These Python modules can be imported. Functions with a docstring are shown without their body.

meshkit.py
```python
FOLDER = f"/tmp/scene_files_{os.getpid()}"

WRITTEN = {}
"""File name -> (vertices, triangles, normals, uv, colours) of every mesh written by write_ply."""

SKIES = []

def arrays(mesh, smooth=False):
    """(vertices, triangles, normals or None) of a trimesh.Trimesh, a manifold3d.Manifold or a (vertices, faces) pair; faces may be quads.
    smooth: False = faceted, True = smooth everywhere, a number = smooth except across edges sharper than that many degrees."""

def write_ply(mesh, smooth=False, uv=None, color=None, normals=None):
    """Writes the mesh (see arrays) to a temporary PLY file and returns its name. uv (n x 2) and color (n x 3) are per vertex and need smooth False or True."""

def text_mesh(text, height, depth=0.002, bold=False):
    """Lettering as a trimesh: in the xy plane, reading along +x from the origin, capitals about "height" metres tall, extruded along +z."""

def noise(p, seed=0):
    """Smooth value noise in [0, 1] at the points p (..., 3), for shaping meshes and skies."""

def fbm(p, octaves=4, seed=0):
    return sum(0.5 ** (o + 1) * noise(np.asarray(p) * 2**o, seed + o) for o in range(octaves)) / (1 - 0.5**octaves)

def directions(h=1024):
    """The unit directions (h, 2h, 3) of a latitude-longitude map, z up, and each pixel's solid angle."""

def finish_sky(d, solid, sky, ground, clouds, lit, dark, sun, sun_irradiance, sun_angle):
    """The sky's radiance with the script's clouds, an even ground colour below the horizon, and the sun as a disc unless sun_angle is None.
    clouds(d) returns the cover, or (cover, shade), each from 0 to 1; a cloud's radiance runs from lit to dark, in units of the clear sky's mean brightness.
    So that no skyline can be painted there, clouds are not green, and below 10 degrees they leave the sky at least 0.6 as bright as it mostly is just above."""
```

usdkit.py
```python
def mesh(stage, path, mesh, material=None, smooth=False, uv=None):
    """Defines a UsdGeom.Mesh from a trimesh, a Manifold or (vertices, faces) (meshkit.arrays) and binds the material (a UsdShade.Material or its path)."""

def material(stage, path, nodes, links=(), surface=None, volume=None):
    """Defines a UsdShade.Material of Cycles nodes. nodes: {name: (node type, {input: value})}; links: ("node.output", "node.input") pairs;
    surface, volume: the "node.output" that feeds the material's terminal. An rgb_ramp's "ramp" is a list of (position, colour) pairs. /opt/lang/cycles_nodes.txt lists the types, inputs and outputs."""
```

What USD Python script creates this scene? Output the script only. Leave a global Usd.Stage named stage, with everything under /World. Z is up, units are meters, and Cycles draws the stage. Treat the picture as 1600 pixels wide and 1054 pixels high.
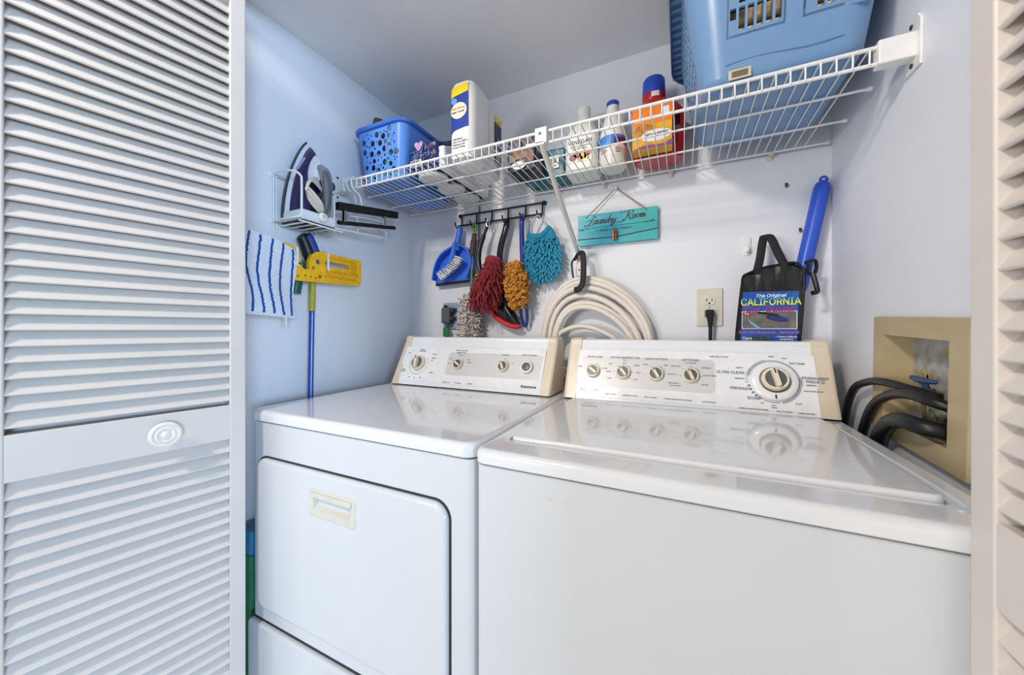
import math, random
import numpy as np, trimesh, manifold3d as m3, usdkit, meshkit
from shapely.geometry import Polygon, LineString, box as sbox, Point
from shapely import affinity, union_all
from pxr import Usd, UsdGeom, UsdLux, Gf, Sdf

stage = Usd.Stage.CreateInMemory()
UsdGeom.SetStageUpAxis(stage, 'Z'); UsdGeom.SetStageMetersPerUnit(stage, 1.0)
UsdGeom.Xform.Define(stage, '/World'); UsdGeom.Scope.Define(stage, '/World/Looks')
rng = random.Random(7); nrng = np.random.RandomState(7)

# ------------------------------------------------------------------ camera, light, exposure
CAM = (1.152, -1.32, 1.128); YAW = 25.31
cam = UsdGeom.Camera.Define(stage, '/World/camera')
cam.AddTranslateOp().Set(Gf.Vec3d(*CAM)); cam.AddRotateZOp().Set(YAW); cam.AddRotateXOp().Set(90.0)
cam.CreateHorizontalApertureAttr(36.0); cam.CreateVerticalApertureAttr(36.0 * 1054 / 1600)
cam.CreateFocalLengthAttr(36.0 * 556.6 / 1600); cam.CreateVerticalApertureOffsetAttr(-0.277)
cam.CreateClippingRangeAttr((0.02, 100.0)); cam.CreateFStopAttr(5.0); cam.CreateFocusDistanceAttr(1.15)
cam.CreateExposureAttr(0.08)

dome = UsdLux.DomeLight.Define(stage, '/World/room_daylight')
dome.CreateColorAttr(Gf.Vec3f(0.80, 0.91, 1.0)); dome.CreateIntensityAttr(0.12)

def rect_light(name, pos, target, w, h, color, power):
    L = UsdLux.RectLight.Define(stage, '/World/' + name)
    z = np.array(pos, float) - np.array(target, float); z /= np.linalg.norm(z)
    x = np.cross([0, 0, 1], z); x /= np.linalg.norm(x); y = np.cross(z, x)
    m = np.eye(4); m[0, :3], m[1, :3], m[2, :3], m[3, :3] = x, y, z, pos
    L.AddTransformOp().Set(Gf.Matrix4d(*m.ravel().tolist()))
    L.CreateWidthAttr(w); L.CreateHeightAttr(h); L.CreateColorAttr(Gf.Vec3f(*color)); L.CreateIntensityAttr(power)
    return L
rect_light('side_window', (8.0, -5.4, 1.40), (0.0, -0.4, 1.3), 2.8, 2.0, (0.46, 0.70, 1.0), 29.0)
rect_light('hall_window', (-2.4, -7.2, 1.05), (1.0, 0.0, 1.4), 2.0, 1.6, (1.0, 0.965, 0.93), 15.8)
rect_light('ceiling_lamp', (0.30, -2.20, 2.42), (0.85, 0.0, 1.25), 0.24, 0.24, (1.0, 0.88, 0.77), 150.0)

# ------------------------------------------------------------------ small kit
def lin(h):
    h = h.lstrip('#'); c = np.array([int(h[i:i + 2], 16) for i in (0, 2, 4)]) / 255
    return np.where(c <= .04045, c / 12.92, ((c + .055) / 1.055) ** 2.4)
LOOKS = {}
def M(name, col, rough=.45, spec=.5, metal=0., var=.04, vs=40., bump=0., bs=300., coat=0., sheen=0., trans=0., ior=1.5, sss=0.):
    """a procedural paint, plastic, metal or cloth: a colour that wanders a little with noise, and fine relief"""
    if name in LOOKS: return LOOKS[name]
    c = lin(col) if isinstance(col, str) else np.array(col)
    nodes = {'g': ('geometry', {}), 'n': ('noise_texture', {'scale': vs, 'detail': 3.0}),
             'r': ('rgb_ramp', {'ramp': [(.3, tuple(c * (1 - var))), (.7, tuple(np.minimum(c * (1 + var), 1)))]}),
             'p': ('principled_bsdf', {'roughness': rough, 'specular_ior_level': spec, 'metallic': metal, 'coat_weight': coat,
                                       'sheen_weight': sheen, 'transmission_weight': trans, 'ior': ior,
                                       'subsurface_weight': sss, 'subsurface_scale': .01})}
    links = [('g.position', 'n.vector'), ('n.fac', 'r.fac'), ('r.color', 'p.base_color')]
    if bump:
        nodes['bn'] = ('noise_texture', {'scale': bs, 'detail': 2.0}); nodes['b'] = ('bump', {'strength': bump, 'distance': .002})
        links += [('g.position', 'bn.vector'), ('bn.fac', 'b.height'), ('b.normal', 'p.normal')]
    LOOKS[name] = usdkit.material(stage, '/World/Looks/' + name, nodes, links, surface='p.BSDF')
    return LOOKS[name]

USED = {}
def numbered(parent, name):
    k = USED.get((parent, name), 0); USED[(parent, name)] = k + 1
    return name if k == 0 else f'{name}_{k:03d}'
def thing(name, label, cat, group=None, kind=None, loc=None):
    p = '/World/' + numbered('/World', name)
    x = UsdGeom.Xform.Define(stage, p).GetPrim()
    tag(x, label, cat, group, kind)
    return x
def tag(x, label=None, cat=None, group=None, kind=None):
    for k, v in (('label', label), ('category', cat), ('group', group), ('kind', kind)):
        if v: x.SetCustomDataByKey(k, v)
def obj(name, mesh, mat, parent=None, smooth=35, label=None, kind=None):
    pp = str(parent.GetPath()) if parent is not None else '/World'
    if isinstance(mesh, (list, tuple)) and not (len(mesh) == 2 and isinstance(mesh[0], np.ndarray)):
        mesh = join(mesh)
    if isinstance(mesh, tuple): mesh = trimesh.Trimesh(mesh[0], mesh[1], process=False)
    m = usdkit.mesh(stage, pp + '/' + numbered(pp, name), mesh, mat, smooth=smooth).GetPrim()
    tag(m, label, None, None, kind)
    return m
def single(name, mesh, mat, label, cat, group=None, kind=None, smooth=35):
    m = obj(name, mesh, mat, None, smooth); tag(m, label, cat, group, kind); return m

def tm(m):
    if isinstance(m, trimesh.Trimesh): return m
    if hasattr(m, 'to_mesh'):
        q = m.to_mesh(); return trimesh.Trimesh(np.array(q.vert_properties[:, :3], float), np.array(q.tri_verts), process=False)
    return trimesh.Trimesh(np.asarray(m[0], float), np.asarray(m[1]), process=False)
def join(ms): return trimesh.util.concatenate([tm(m) for m in ms])
def mani(m):
    m = tm(m); m.merge_vertices()
    return m3.Manifold(m3.Mesh(np.asarray(m.vertices, np.float32), np.asarray(m.faces, np.uint32)))
def cut(a, *bs):
    a = a if hasattr(a, 'to_mesh') else mani(a)
    return a - m3.Manifold.batch_boolean([b if hasattr(b, 'to_mesh') else mani(b) for b in bs], m3.OpType.Add)
def frame(m, o, X, Y, Z):
    m = tm(m).copy(); A = np.stack([X, Y, Z], 0).astype(float)
    m.vertices = m.vertices @ A + np.array(o, float)
    if np.linalg.det(A) < 0: m.faces = m.faces[:, ::-1]
    return m
def rot(m, deg, axis, at=(0, 0, 0)):
    m = tm(m).copy(); m.apply_transform(trimesh.transformations.rotation_matrix(math.radians(deg), axis, at)); return m
def move(m, d):
    m = tm(m).copy(); m.apply_translation(d); return m
def hull(pts): return trimesh.convex.convex_hull(np.asarray(pts))
def bx(x0, x1, y0, y1, z0, z1, r=0.0):
    if r <= 0:
        m = trimesh.creation.box([x1 - x0, y1 - y0, z1 - z0]); m.apply_translation([(x0 + x1) / 2, (y0 + y1) / 2, (z0 + z1) / 2]); return m
    s = trimesh.creation.icosphere(2, r).vertices
    return hull(np.vstack([s + [x, y, z] for x in (x0 + r, x1 - r) for y in (y0 + r, y1 - r) for z in (z0 + r, z1 - r)]))
def chamf(x0, x1, y0, y1, z0, z1, c):
    p = []
    for x in (0, 1):
        for y in (0, 1):
            for z in (0, 1):
                q = np.array([(x0, x1)[x], (y0, y1)[y], (z0, z1)[z]]); s = np.array([1 - 2 * x, 1 - 2 * y, 1 - 2 * z]) * c
                p += [q + [0, s[1], s[2]], q + [s[0], 0, s[2]], q + [s[0], s[1], 0]]
    return hull(p)
def rrect(w, h, r, n=8):
    out = []
    for cx, cy, a0 in ((w / 2 - r, h / 2 - r, 0), (-w / 2 + r, h / 2 - r, 90), (-w / 2 + r, -h / 2 + r, 180), (w / 2 - r, -h / 2 + r, 270)):
        for i in range(n + 1):
            a = math.radians(a0 + 90 * i / n); out.append((cx + r * math.cos(a), cy + r * math.sin(a)))
    return np.array(out)
def puck(w, h, d, rc, rt=0., rb=0., n=8):
    """a slab w x h centred in xy with rounded corners rc, z from 0 to d, its front edge rounded rt and back edge rb"""
    pts = []
    def ring(inset, z):
        q = rrect(w - 2 * inset, h - 2 * inset, max(rc - inset, 1e-4), n); pts.append(np.column_stack([q, np.full(len(q), z)]))
    if rb:
        for a in np.linspace(0, 90, 5): ring(rb * (1 - math.sin(math.radians(a))), rb * (1 - math.cos(math.radians(a))))
    else: ring(0, 0)
    if rt:
        for a in np.linspace(0, 90, 5): ring(rt * (1 - math.cos(math.radians(a))), d - rt * (1 - math.sin(math.radians(a))))
    else: ring(0, d)
    return hull(np.vstack(pts))
def slab(x0, x1, y0, y1, z0, z1, rc, rt=0., rb=0.):
    return move(puck(x1 - x0, y1 - y0, z1 - z0, rc, rt, rb), [(x0 + x1) / 2, (y0 + y1) / 2, z0])
def spline(p, n=6, closed=False):
    p = np.asarray(p, float); k = len(p); out = []
    for i in range(k if closed else k - 1):
        if closed: a, b, c, d = p[(i - 1) % k], p[i], p[(i + 1) % k], p[(i + 2) % k]
        else: a, b, c, d = p[max(i - 1, 0)], p[i], p[i + 1], p[min(i + 2, k - 1)]
        for t in np.linspace(0, 1, n, endpoint=False):
            out.append(.5 * (2 * b + (c - a) * t + (2 * a - 5 * b + 4 * c - d) * t * t + (3 * b - a - 3 * c + d) * t ** 3))
    if not closed: out.append(p[-1])
    return np.array(out)
def tube(p, r, sides=8, closed=False, flat=1.0, up=None):
    p = np.asarray(p, float); n = len(p); r = np.broadcast_to(np.asarray(r, float), (n,))
    t = np.roll(p, -1, 0) - np.roll(p, 1, 0) if closed else np.gradient(p, axis=0)
    t /= np.maximum(np.linalg.norm(t, axis=1, keepdims=True), 1e-12)
    u = np.array(up if up is not None else ([0, 0, 1.] if abs(t[0][2]) < .9 else [1., 0, 0]), float)
    rings = []; a = np.linspace(0, 2 * np.pi, sides, endpoint=False)
    for i in range(n):
        u = u - t[i] * (u @ t[i]); u /= np.linalg.norm(u); w = np.cross(t[i], u)
        rings.append(p[i] + r[i] * (np.cos(a)[:, None] * u * flat + np.sin(a)[:, None] * w))
    v = np.vstack(rings); f = []
    m = n if closed else n - 1
    for i in range(m):
        A, B = i * sides, ((i + 1) % n) * sides
        for j in range(sides):
            k = (j + 1) % sides; f += [[A + j, A + k, B + k], [A + j, B + k, B + j]]
    if not closed:
        v = np.vstack([v, p[0], p[-1]]); c0, c1 = len(v) - 2, len(v) - 1
        for j in range(sides):
            k = (j + 1) % sides; f += [[c0, k, j], [c1, (n - 1) * sides + j, (n - 1) * sides + k]]
    return trimesh.Trimesh(v, np.array(f), process=False)
def rod(a, b, r, sides=8): return tube([a, b], r, sides)
def lathe(prof, n=28):
    """profile [(radius, z)], open at the axis ends is closed"""
    pr = [(max(r, 0), z) for r, z in prof]; a = np.linspace(0, 2 * np.pi, n, endpoint=False); v = []; f = []
    for r, z in pr: v.append(np.column_stack([r * np.cos(a), r * np.sin(a), np.full(n, z)]))
    v = np.vstack(v)
    for i in range(len(pr) - 1):
        for j in range(n):
            k = (j + 1) % n; A, B = i * n, (i + 1) * n; f += [[A + j, A + k, B + k], [A + j, B + k, B + j]]
    v = np.vstack([v, [0, 0, pr[0][1]], [0, 0, pr[-1][1]]]); c0, c1 = len(v) - 2, len(v) - 1
    for j in range(n):
        k = (j + 1) % n; f += [[c0, k, j], [c1, (len(pr) - 1) * n + j, (len(pr) - 1) * n + k]]
    return trimesh.Trimesh(v, np.array(f), process=False)
def prism(poly, d):
    poly = poly if hasattr(poly, 'geom_type') else Polygon(poly)
    gs = getattr(poly, 'geoms', [poly])
    return join([trimesh.creation.extrude_polygon(g, d, engine='earcut') for g in gs if g.area > 1e-12])
def disc(r, d, n=28): return lathe([(r, 0), (r, d)], n)
def text(s, h, o, X, Y, Z, align='c', bold=False, depth=.0004, stretch=1.0):
    m = meshkit.text_mesh(s, h, depth, bold); v = m.vertices.copy(); v[:, 0] *= stretch
    w = v[:, 0].max() + v[:, 0].min()
    v[:, 0] -= {'l': 0, 'c': w / 2, 'r': w}[align]; v[:, 1] -= h / 2
    return frame((v, m.faces), o, X, Y, Z)
def loft(rings):
    """rings: equal-length point loops; closes both ends with fans"""
    n = len(rings[0]); v = np.vstack(rings); f = []
    for i in range(len(rings) - 1):
        for j in range(n):
            k = (j + 1) % n; A, B = i * n, (i + 1) * n; f += [[A + j, A + k, B + k], [A + j, B + k, B + j]]
    v = np.vstack([v, np.mean(rings[0], 0), np.mean(rings[-1], 0)]); c0, c1 = len(v) - 2, len(v) - 1
    for j in range(n):
        k = (j + 1) % n; f += [[c0, k, j], [c1, (len(rings) - 1) * n + j, (len(rings) - 1) * n + k]]
    m = trimesh.Trimesh(v, np.array(f), process=False)
    if m.volume < 0: m.faces = m.faces[:, ::-1]
    return m
X_, Y_, Z_ = np.eye(3)
NX, NY, NZ = -X_, -Y_, -Z_

# ------------------------------------------------------------------ materials
wall_m = M('wall_paint', '#e3e6ed', .6, var=.015, vs=6, bump=.25, bs=220)
ceil_m = M('ceiling_paint', '#eff1f4', .8, var=.02, vs=5, bump=.2, bs=160)
floor_m = M('floor_tile', '#ddd5cb', .5, var=.12, vs=9)
trim_m = M('door_paint', '#dad2cb', .42, var=.02, vs=15, bump=.06, bs=120)
enamel = M('white_enamel', '#d3d7db', .16, var=.01, vs=5, coat=.3)
top_e = M('white_enamel_top', '#e4e6e9', .10, var=.01, vs=5, coat=.55)
almond = M('almond_plastic', '#dccfb9', .3, var=.03, vs=20)
cwhite = M('console_white', '#e9edf2', .2, var=.01)
cgray = M('console_gray_print', '#d3d4d6', .3, var=.02)
print_m = M('gray_print', '#7b7f84', .5)
print_d = M('dark_print', '#33363b', .5)
knob_d = M('knob_gray', '#5c605f', .35)
knob_b = M('knob_cream', '#e9dfc8', .3)
white_p = M('white_plastic', '#e8e8e6', .35)
wire_m = M('white_vinyl_wire', '#e9ebea', .32)
black_p = M('black_plastic', '#16171a', .35)
black_r = M('black_rubber', '#0f1114', .42)
chrome = M('chrome', '#c8c8c6', .22, metal=1.)
gap_m = M('dark_gap', '#2a2d30', .7)

# ------------------------------------------------------------------ the room
W, H = 1.545, 2.097
YF = -0.87
single('wall_left', bx(-.1, 0, YF, .1, 0, H + .1), wall_m, 'left closet wall painted pale blue white', 'wall', kind='structure', smooth=False)
single('wall_back', bx(0, W, 0, .1, 0, H + .1), wall_m, 'back closet wall behind the washer and dryer', 'wall', kind='structure', smooth=False)
hole = rot(bx(W - .02, W + .09, -.522, -.316, .940, 1.117), 2.2, X_, (W, -.419, 1.028))
wr = cut(bx(W, W + .12, YF, .1, 0, H + .1), hole)
single('wall_right', wr, wall_m, 'right closet wall with the recessed washer valve box', 'wall', kind='structure', smooth=False)
single('ceiling', bx(0, W, YF + .1, 0, H, H + .1), ceil_m, 'low flat closet ceiling', 'ceiling', kind='structure', smooth=False)
single('floor', bx(-2.2, 4.4, -4.6, .1, -.08, 0), floor_m, 'beige floor of the closet and the hall', 'floor', kind='structure', smooth=False)
fw = cut(bx(-2.2, 4.4, YF - .03, YF + .085, 0, 2.5), bx(.012, W - .012, YF - .2, YF + .2, -.1, 2.06))
single('wall_front', fw, wall_m, 'hall wall around the closet opening', 'wall', kind='structure', smooth=False)

# ------------------------------------------------------------------ louvered bifold doors
def louver_door(far, near, face, label, knob=None):
    """a folded bifold leaf from far to near (xy points), its louvered face towards `face`"""
    root = thing('door_%d' % (1 + USED.get('doors', 0)), label, 'door', kind='structure'); USED['doors'] = USED.get('doors', 0) + 1
    a, b = np.array([*far, 0.]), np.array([*near, 0.]); L = np.linalg.norm(b - a); d = (b - a) / L
    n = np.cross(d, Z_); n *= np.sign(n @ np.array([*face, 0.])); T = .028
    F = lambda m: frame(m, a, d, n, Z_)
    S, z0, z1 = .033, .02, 2.02; m0, m1 = .859, .943
    obj('stile', F(bx(0, S, -T, 0, z0, z1, .003)), trim_m, root); obj('stile', F(bx(L - S, L, -T, 0, z0, z1, .003)), trim_m, root)
    obj('rail', F(bx(S - .001, L - S + .001, -T, -.001, m0, m1, .002)), trim_m, root)
    obj('rail', F(bx(S - .001, L - S + .001, -T, -.001, 1.935, z1, .002)), trim_m, root)
    obj('rail', F(bx(S - .001, L - S + .001, -T, -.001, z0, .20, .002)), trim_m, root)
    pitch, wdt, th, ang = .0288, .043, .0056, math.radians(57)
    prof = rrect(wdt, th, th * .45, 2)
    for lo, hi in ((.20, m0), (m1, 1.935)):
        z = hi - .013
        while z > lo + .008:
            sl = prism(prof, L - 2 * S)                                   # profile in xy, along z
            ex = np.array([0, -math.cos(ang), math.sin(ang)]); ey = np.array([0, math.sin(ang), math.cos(ang)])
            sl = frame(sl, [S, -T / 2 - .001, z], ex, ey, X_)
            obj('slat', F(sl), trim_m, root)
            z -= pitch
    # the second leaf, folded flat behind
    back = [bx(0, S, -2 * T - .006, -T - .006, z0, z1), bx(L - S, L, -2 * T - .006, -T - .006, z0, z1), bx(S, L - S, -2 * T + .004, -T - .012, z0, z1)]
    obj('rear_leaf', [F(q) for q in back], trim_m, root)
    if knob is not None:
        k = lathe([(.013, -.001), (.010, .004), (.010, .010), (.0255, .013), (.0275, .017), (.0265, .0205), (.0225, .0222), (.0205, .0205), (.0190, .0195), (.0170, .0210),
                   (.0145, .0225), (.0120, .0212), (.0105, .0195), (.0090, .0200), (.0070, .0222), (.0040, .0234), (.0, .0238)], 36)
        s, z = knob
        obj('door_knob', F(frame(k, [s, 0, z], X_, NZ, Y_)), M('porcelain', '#efe9e0', .25), root, label='round white knob with rings')
    return root
louver_door((.160, -.794), (.0815, -1.170), (1, 0), 'white louvered bifold door folded at the left with a round knob', knob=(.150, .9015))
louver_door((1.425, -.779), (1.425, -1.158), (-1, 0), 'white louvered bifold door at the right edge of the opening')

# ------------------------------------------------------------------ dryer
def console_frame(y0, y1, z0=.917, z1=1.093):
    S = np.array([0, y1 - y0, z1 - z0]); S /= np.linalg.norm(S); N = np.cross(X_, S); N = N if N[1] < 0 else -N
    return (lambda x, s, n=0.: np.array([x, y0, z0]) + S * s + N * n), S, N
def dial_knob(root, P, S, N, x, s, r, turn=0., bar=True, name='control_knob', h=.012):
    F = lambda m, n=0.: frame(rot(m, turn, Z_), P(x, s, n), X_, S, N)
    b = obj(name, F(lathe([(r * 1.02, 0), (r * 1.04, h * .35), (r, h * .8), (r * .93, h), (r * .8, h), (r * .78, h * .9), (0, h * .9)], 32)), knob_b, root)
    obj('knob_face', F(disc(r * .78, .0006), h * .905), knob_d, b, label='gray recessed knob face')
    if bar:
        g = hull(np.vstack([np.column_stack([rrect(r * .44 * k, r * 1.62 * k2, r * .2 * k), np.full(36, z)]) for k, k2, z in ((1.0, 1.0, 0), (.92, 1.0, r * .35), (.7, .94, r * .48))]))
        obj('grip', F(g, h * .9), knob_b, b)
        obj('pointer', F(bx(-r * .05, r * .05, r * .35, r * .78, 0, .0008), h * .9 + r * .48), print_d, b)
    return b
def console_shell(x0, x1, y0, y1, yb, capw, root, zt=1.097):
    """sloped control console: a white middle and two cream end caps"""
    z0 = .9195
    obj('console_seam', bx(x0 + .004, x1 - .004, y0 + .004, yb - .004, .9140, .9200), gap_m, root)
    sl = (y1 - y0) / (1.093 - z0)
    def prof(e):   # (y, z) outline grown by e
        pts = [(y0 - e, z0)]
        for a in np.linspace(200, 90, 6):
            pts.append((y1 + .010 + (.010 + e) * math.cos(math.radians(a)), zt - .010 + (.010 + e) * math.sin(math.radians(a))))
        pts += [(yb - .012, zt + e), (yb, zt - .02), (yb, z0)]
        return pts
    ex = lambda p, a, b: frame(prism(Polygon(p), b - a), [a, 0, 0], Y_, Z_, X_)
    obj('console_body', ex(prof(0), x0 + capw, x1 - capw), cwhite, root, smooth=25)
    for a, b, lft in ((x0, x0 + capw, True), (x1 - capw, x1, False)):
        rings = []
        for t in np.linspace(0, 1, 6):
            ins = .010 * (1 - math.sin(t * math.pi / 2)); xx = (a + .010 * (1 - math.cos(t * math.pi / 2))) if lft else (b - .010 * (1 - math.cos(t * math.pi / 2)))
            q = np.array(prof(.004 - ins)); rings.append(np.column_stack([np.full(len(q), xx), q]))
        q = np.array(prof(.004)); rings.append(np.column_stack([np.full(len(q), b if lft else a), q]))
        obj('end_cap', loft(rings), almond, root, smooth=30)
def tick_ring(P, S, N, x, s, r0, r1, a0, a1, n, wdt, m=.0005):
    out = []
    for a in np.radians(np.linspace(a0, a1, n)):
        dx, dy = math.cos(a), math.sin(a)
        out.append(frame(bx(r0, r1, -wdt / 2, wdt / 2, 0, .0004), P(x, s, m), X_ * dx + S * dy, -X_ * dy + S * dx, N))
    return out
def arc_band(P, S, N, x, s, r0, r1, a0, a1, m=.0004):
    a = np.radians(np.linspace(a0, a1, 30)); pts = [(r1 * math.cos(t), r1 * math.sin(t)) for t in a] + [(r0 * math.cos(t), r0 * math.sin(t)) for t in a[::-1]]
    return frame(prism(Polygon(pts), .0003), P(x, s, m), X_, S, N)

dx0, dx1, dyf = .1035, .806, -.750
dr = thing('dryer', 'white front-loading dryer on the left with wide drop door', 'dryer')
cab = slab(dx0, dx1, dyf, -.06, .02, .8838, .020)
hc = (.434, .722); hw, hh = .152, .064
obj('cabinet', cab, enamel, dr)
obj('top_panel', slab(dx0 - .004, dx1 + .003, dyf - .007, -.055, .8872, .9155, .030, .011, .003), top_e, dr)
obj('seam', slab(dx0 + .006, dx1 - .006, dyf + .006, -.07, .88, .889, .018), gap_m, dr)
dw, dh = .749 - .141, .793 - .404
FD = lambda m, x, z, y=dyf: frame(m, [x, y, z], X_, Z_, NY)
dcx, dcz = (.141 + .749) / 2, (.793 + .404) / 2
door = cut(FD(puck(dw, dh, .016, .035, .008), dcx, dcz, dyf + .004), bx(hc[0] - hw / 2 + .004, hc[0] + hw / 2 - .004, dyf - .05, dyf - .004, hc[1] - hh / 2 + .004, hc[1] + hh / 2 - .004))
door_o = obj('loading_door', door, enamel, dr)
obj('door_gap', FD(puck(dw + .009, dh + .009, .0012, .038), dcx, dcz, dyf), gap_m, dr)
hb = cut(FD(puck(hw, hh, .0175, .006, .002), hc[0], hc[1], dyf + .0035), hull([(hc[0] + sx * (hw / 2 - .012) , dyf - .03, hc[1] + z) for sx in (-1, 1) for z in (-hh / 2 + .006, hh / 2 - .018)] +
         [(hc[0] + sx * (hw / 2 - .018), dyf + .0, hc[1] + z) for sx in (-1, 1) for z in (-.004, hh / 2 - .018)]))
obj('door_handle', hb, M('handle_plastic', '#d3d0c4', .3), door_o, label='recessed cream pull in the dryer door')
obj('handle_lip', FD(puck(hw - .02, .012, .006, .003, .002), hc[0], hc[1] + hh / 2 - .012, dyf - .0125), M('handle_plastic', ''), door_o)
obj('lower_panel', FD(puck(dx1 - dx0 - .004, .335, .012, .012, .006), (dx0 + dx1) / 2, .192, dyf), enamel, dr)
obj('panel_seam', FD(bx(-(dx1 - dx0) / 2 + .006, (dx1 - dx0) / 2 - .006, -.003, .003, 0, .001), (dx0 + dx1) / 2, .3622, dyf), gap_m, dr)
P, S, N = console_frame(-.262, -.176)
console_shell(.127, .783, -.262, -.176, -.115, .034, dr, 1.099)
obj('control_panel', frame(puck(.598, .143, .0022, .010, .001), P(.449, .0875, .0), X_, S, N), M('console_face', '#eef0f3', .16, coat=.5), dr)
obj('control_inset', frame(puck(.372, .088, .0006, .012), P(.552, .094, .0021), X_, S, N), cgray, dr)
PN = lambda x, s, n=0.: P(x, s, n + .0022)
dl = dial_knob(dr, PN, S, N, .2345, .0885, .030, 8, name='timer_dial', h=.014)
for x, t in ((.4165, 60), (.601, 28)): dial_knob(dr, PN, S, N, x, .0915, .0195, t)
pb = obj('push_button', frame(lathe([(.021, 0), (.0215, .006), (.0195, .011), (.0155, .0115), (.0150, .010), (0, .010)], 32), PN(.690, .0915, .0006), X_, S, N), white_p, dr)
obj('button_face', frame(lathe([(.0142, 0), (.0142, .003), (.012, .0042), (0, .0045)], 28), PN(.690, .0915, .0106), X_, S, N), knob_d, pb, label='gray round start button')
T = lambda s_, x, s, h=.0045, al='c', b=True, st=1.0: text(s_, h, PN(x, s, .0007), X_, S, N, al, b, stretch=st)
lt = [T('NORMAL', .2345, .146, .004), T('WRINKLE GUARD', .2345, .139, .003), T('COTTONS', .287, .128, .003, 'l'), T('HIGH', .180, .130, .003, 'r'), T('MORE DRY', .288, .112, .003, 'l'), T('LESS', .288, .102, .003, 'l'),
      T('AUTO DRY', .170, .054, .0034), T('CASUAL', .170, .061, .0034), T('AIR DRY', .295, .054, .0034, 'l'), T('OFF', .2345, .029, .003), T('AIR', .262, .032, .003), T('LOW', .208, .032, .003),
      T('FABRIC TYPE SELECTOR', .4165, .146, .003), T('FABRIC TYPE', .4165, .137, .0045), T('COTTON', .4165, .127, .003), T('HEAVY', .385, .113, .003, 'r'), T('KNITS', .449, .111, .003, 'l'), T('DELICATE', .452, .101, .003, 'l'), T('LIGHT', .381, .095, .003, 'r'),
      T('SIGNAL', .601, .1345, .005), T('ON', .601, .121, .003), T('OFF', .630, .105, .003, 'l'), T('PUSH TO START', .690, .1365, .005),
      T('HEAVY DUTY', .385, .021, .003, st=1.3), T('80 SERIES', .435, .0215, .003, st=1.3), T('DRYER', .485, .022, .003, st=1.3)]
obj('dial_ticks', tick_ring(PN, S, N, .2345, .0885, .040, .0455, -210, 30, 34, .0010), print_m, dr, smooth=False, kind='stuff')
obj('lettering', lt, print_m, dr, smooth=False, kind='stuff')
obj('badge', text('Kenmore', .0085, PN(.706, .0268, .0004), X_, S, N, 'c', True, .0008, 1.1), print_d, dr, smooth=False, label='dark maker badge on the console')

# ------------------------------------------------------------------ washer
wx0, wx1, wyf = .815, 1.498, -.7606
ws = thing('washer', 'white top-loading washing machine on the right with closed lid', 'washing machine')
obj('cabinet', slab(wx0, wx1, wyf, -.10, .02, .8838, .012), enamel, ws)
obj('seam', slab(wx0 + .006, wx1 - .006, wyf + .006, -.11, .88, .889, .010), gap_m, ws)
top = cut(slab(wx0 - .003, wx1 + .001, wyf - .007, -.095, .8872, .914, .022, .012, .003), slab(.847, 1.457, -.700, -.250, .906, .93, .014), slab(1.452, 1.462, -.715, -.262, .9115, .93, .004))
obj('top_panel', top, top_e, ws)
obj('lid', slab(.8525, 1.4515, -.694, -.256, .9062, .9215, .014, .006), M('lid_enamel', '#e6e7e9', .10, var=.01, coat=.55), ws)
obj('lid_mark', text('Kenmore', .010, [.895, -.315, .9214], X_, Y_, Z_, 'l', False, .0003), M('faint_print', '#b9bbbd', .3), ws, smooth=False, label='faint embossed word on the lid')
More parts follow.
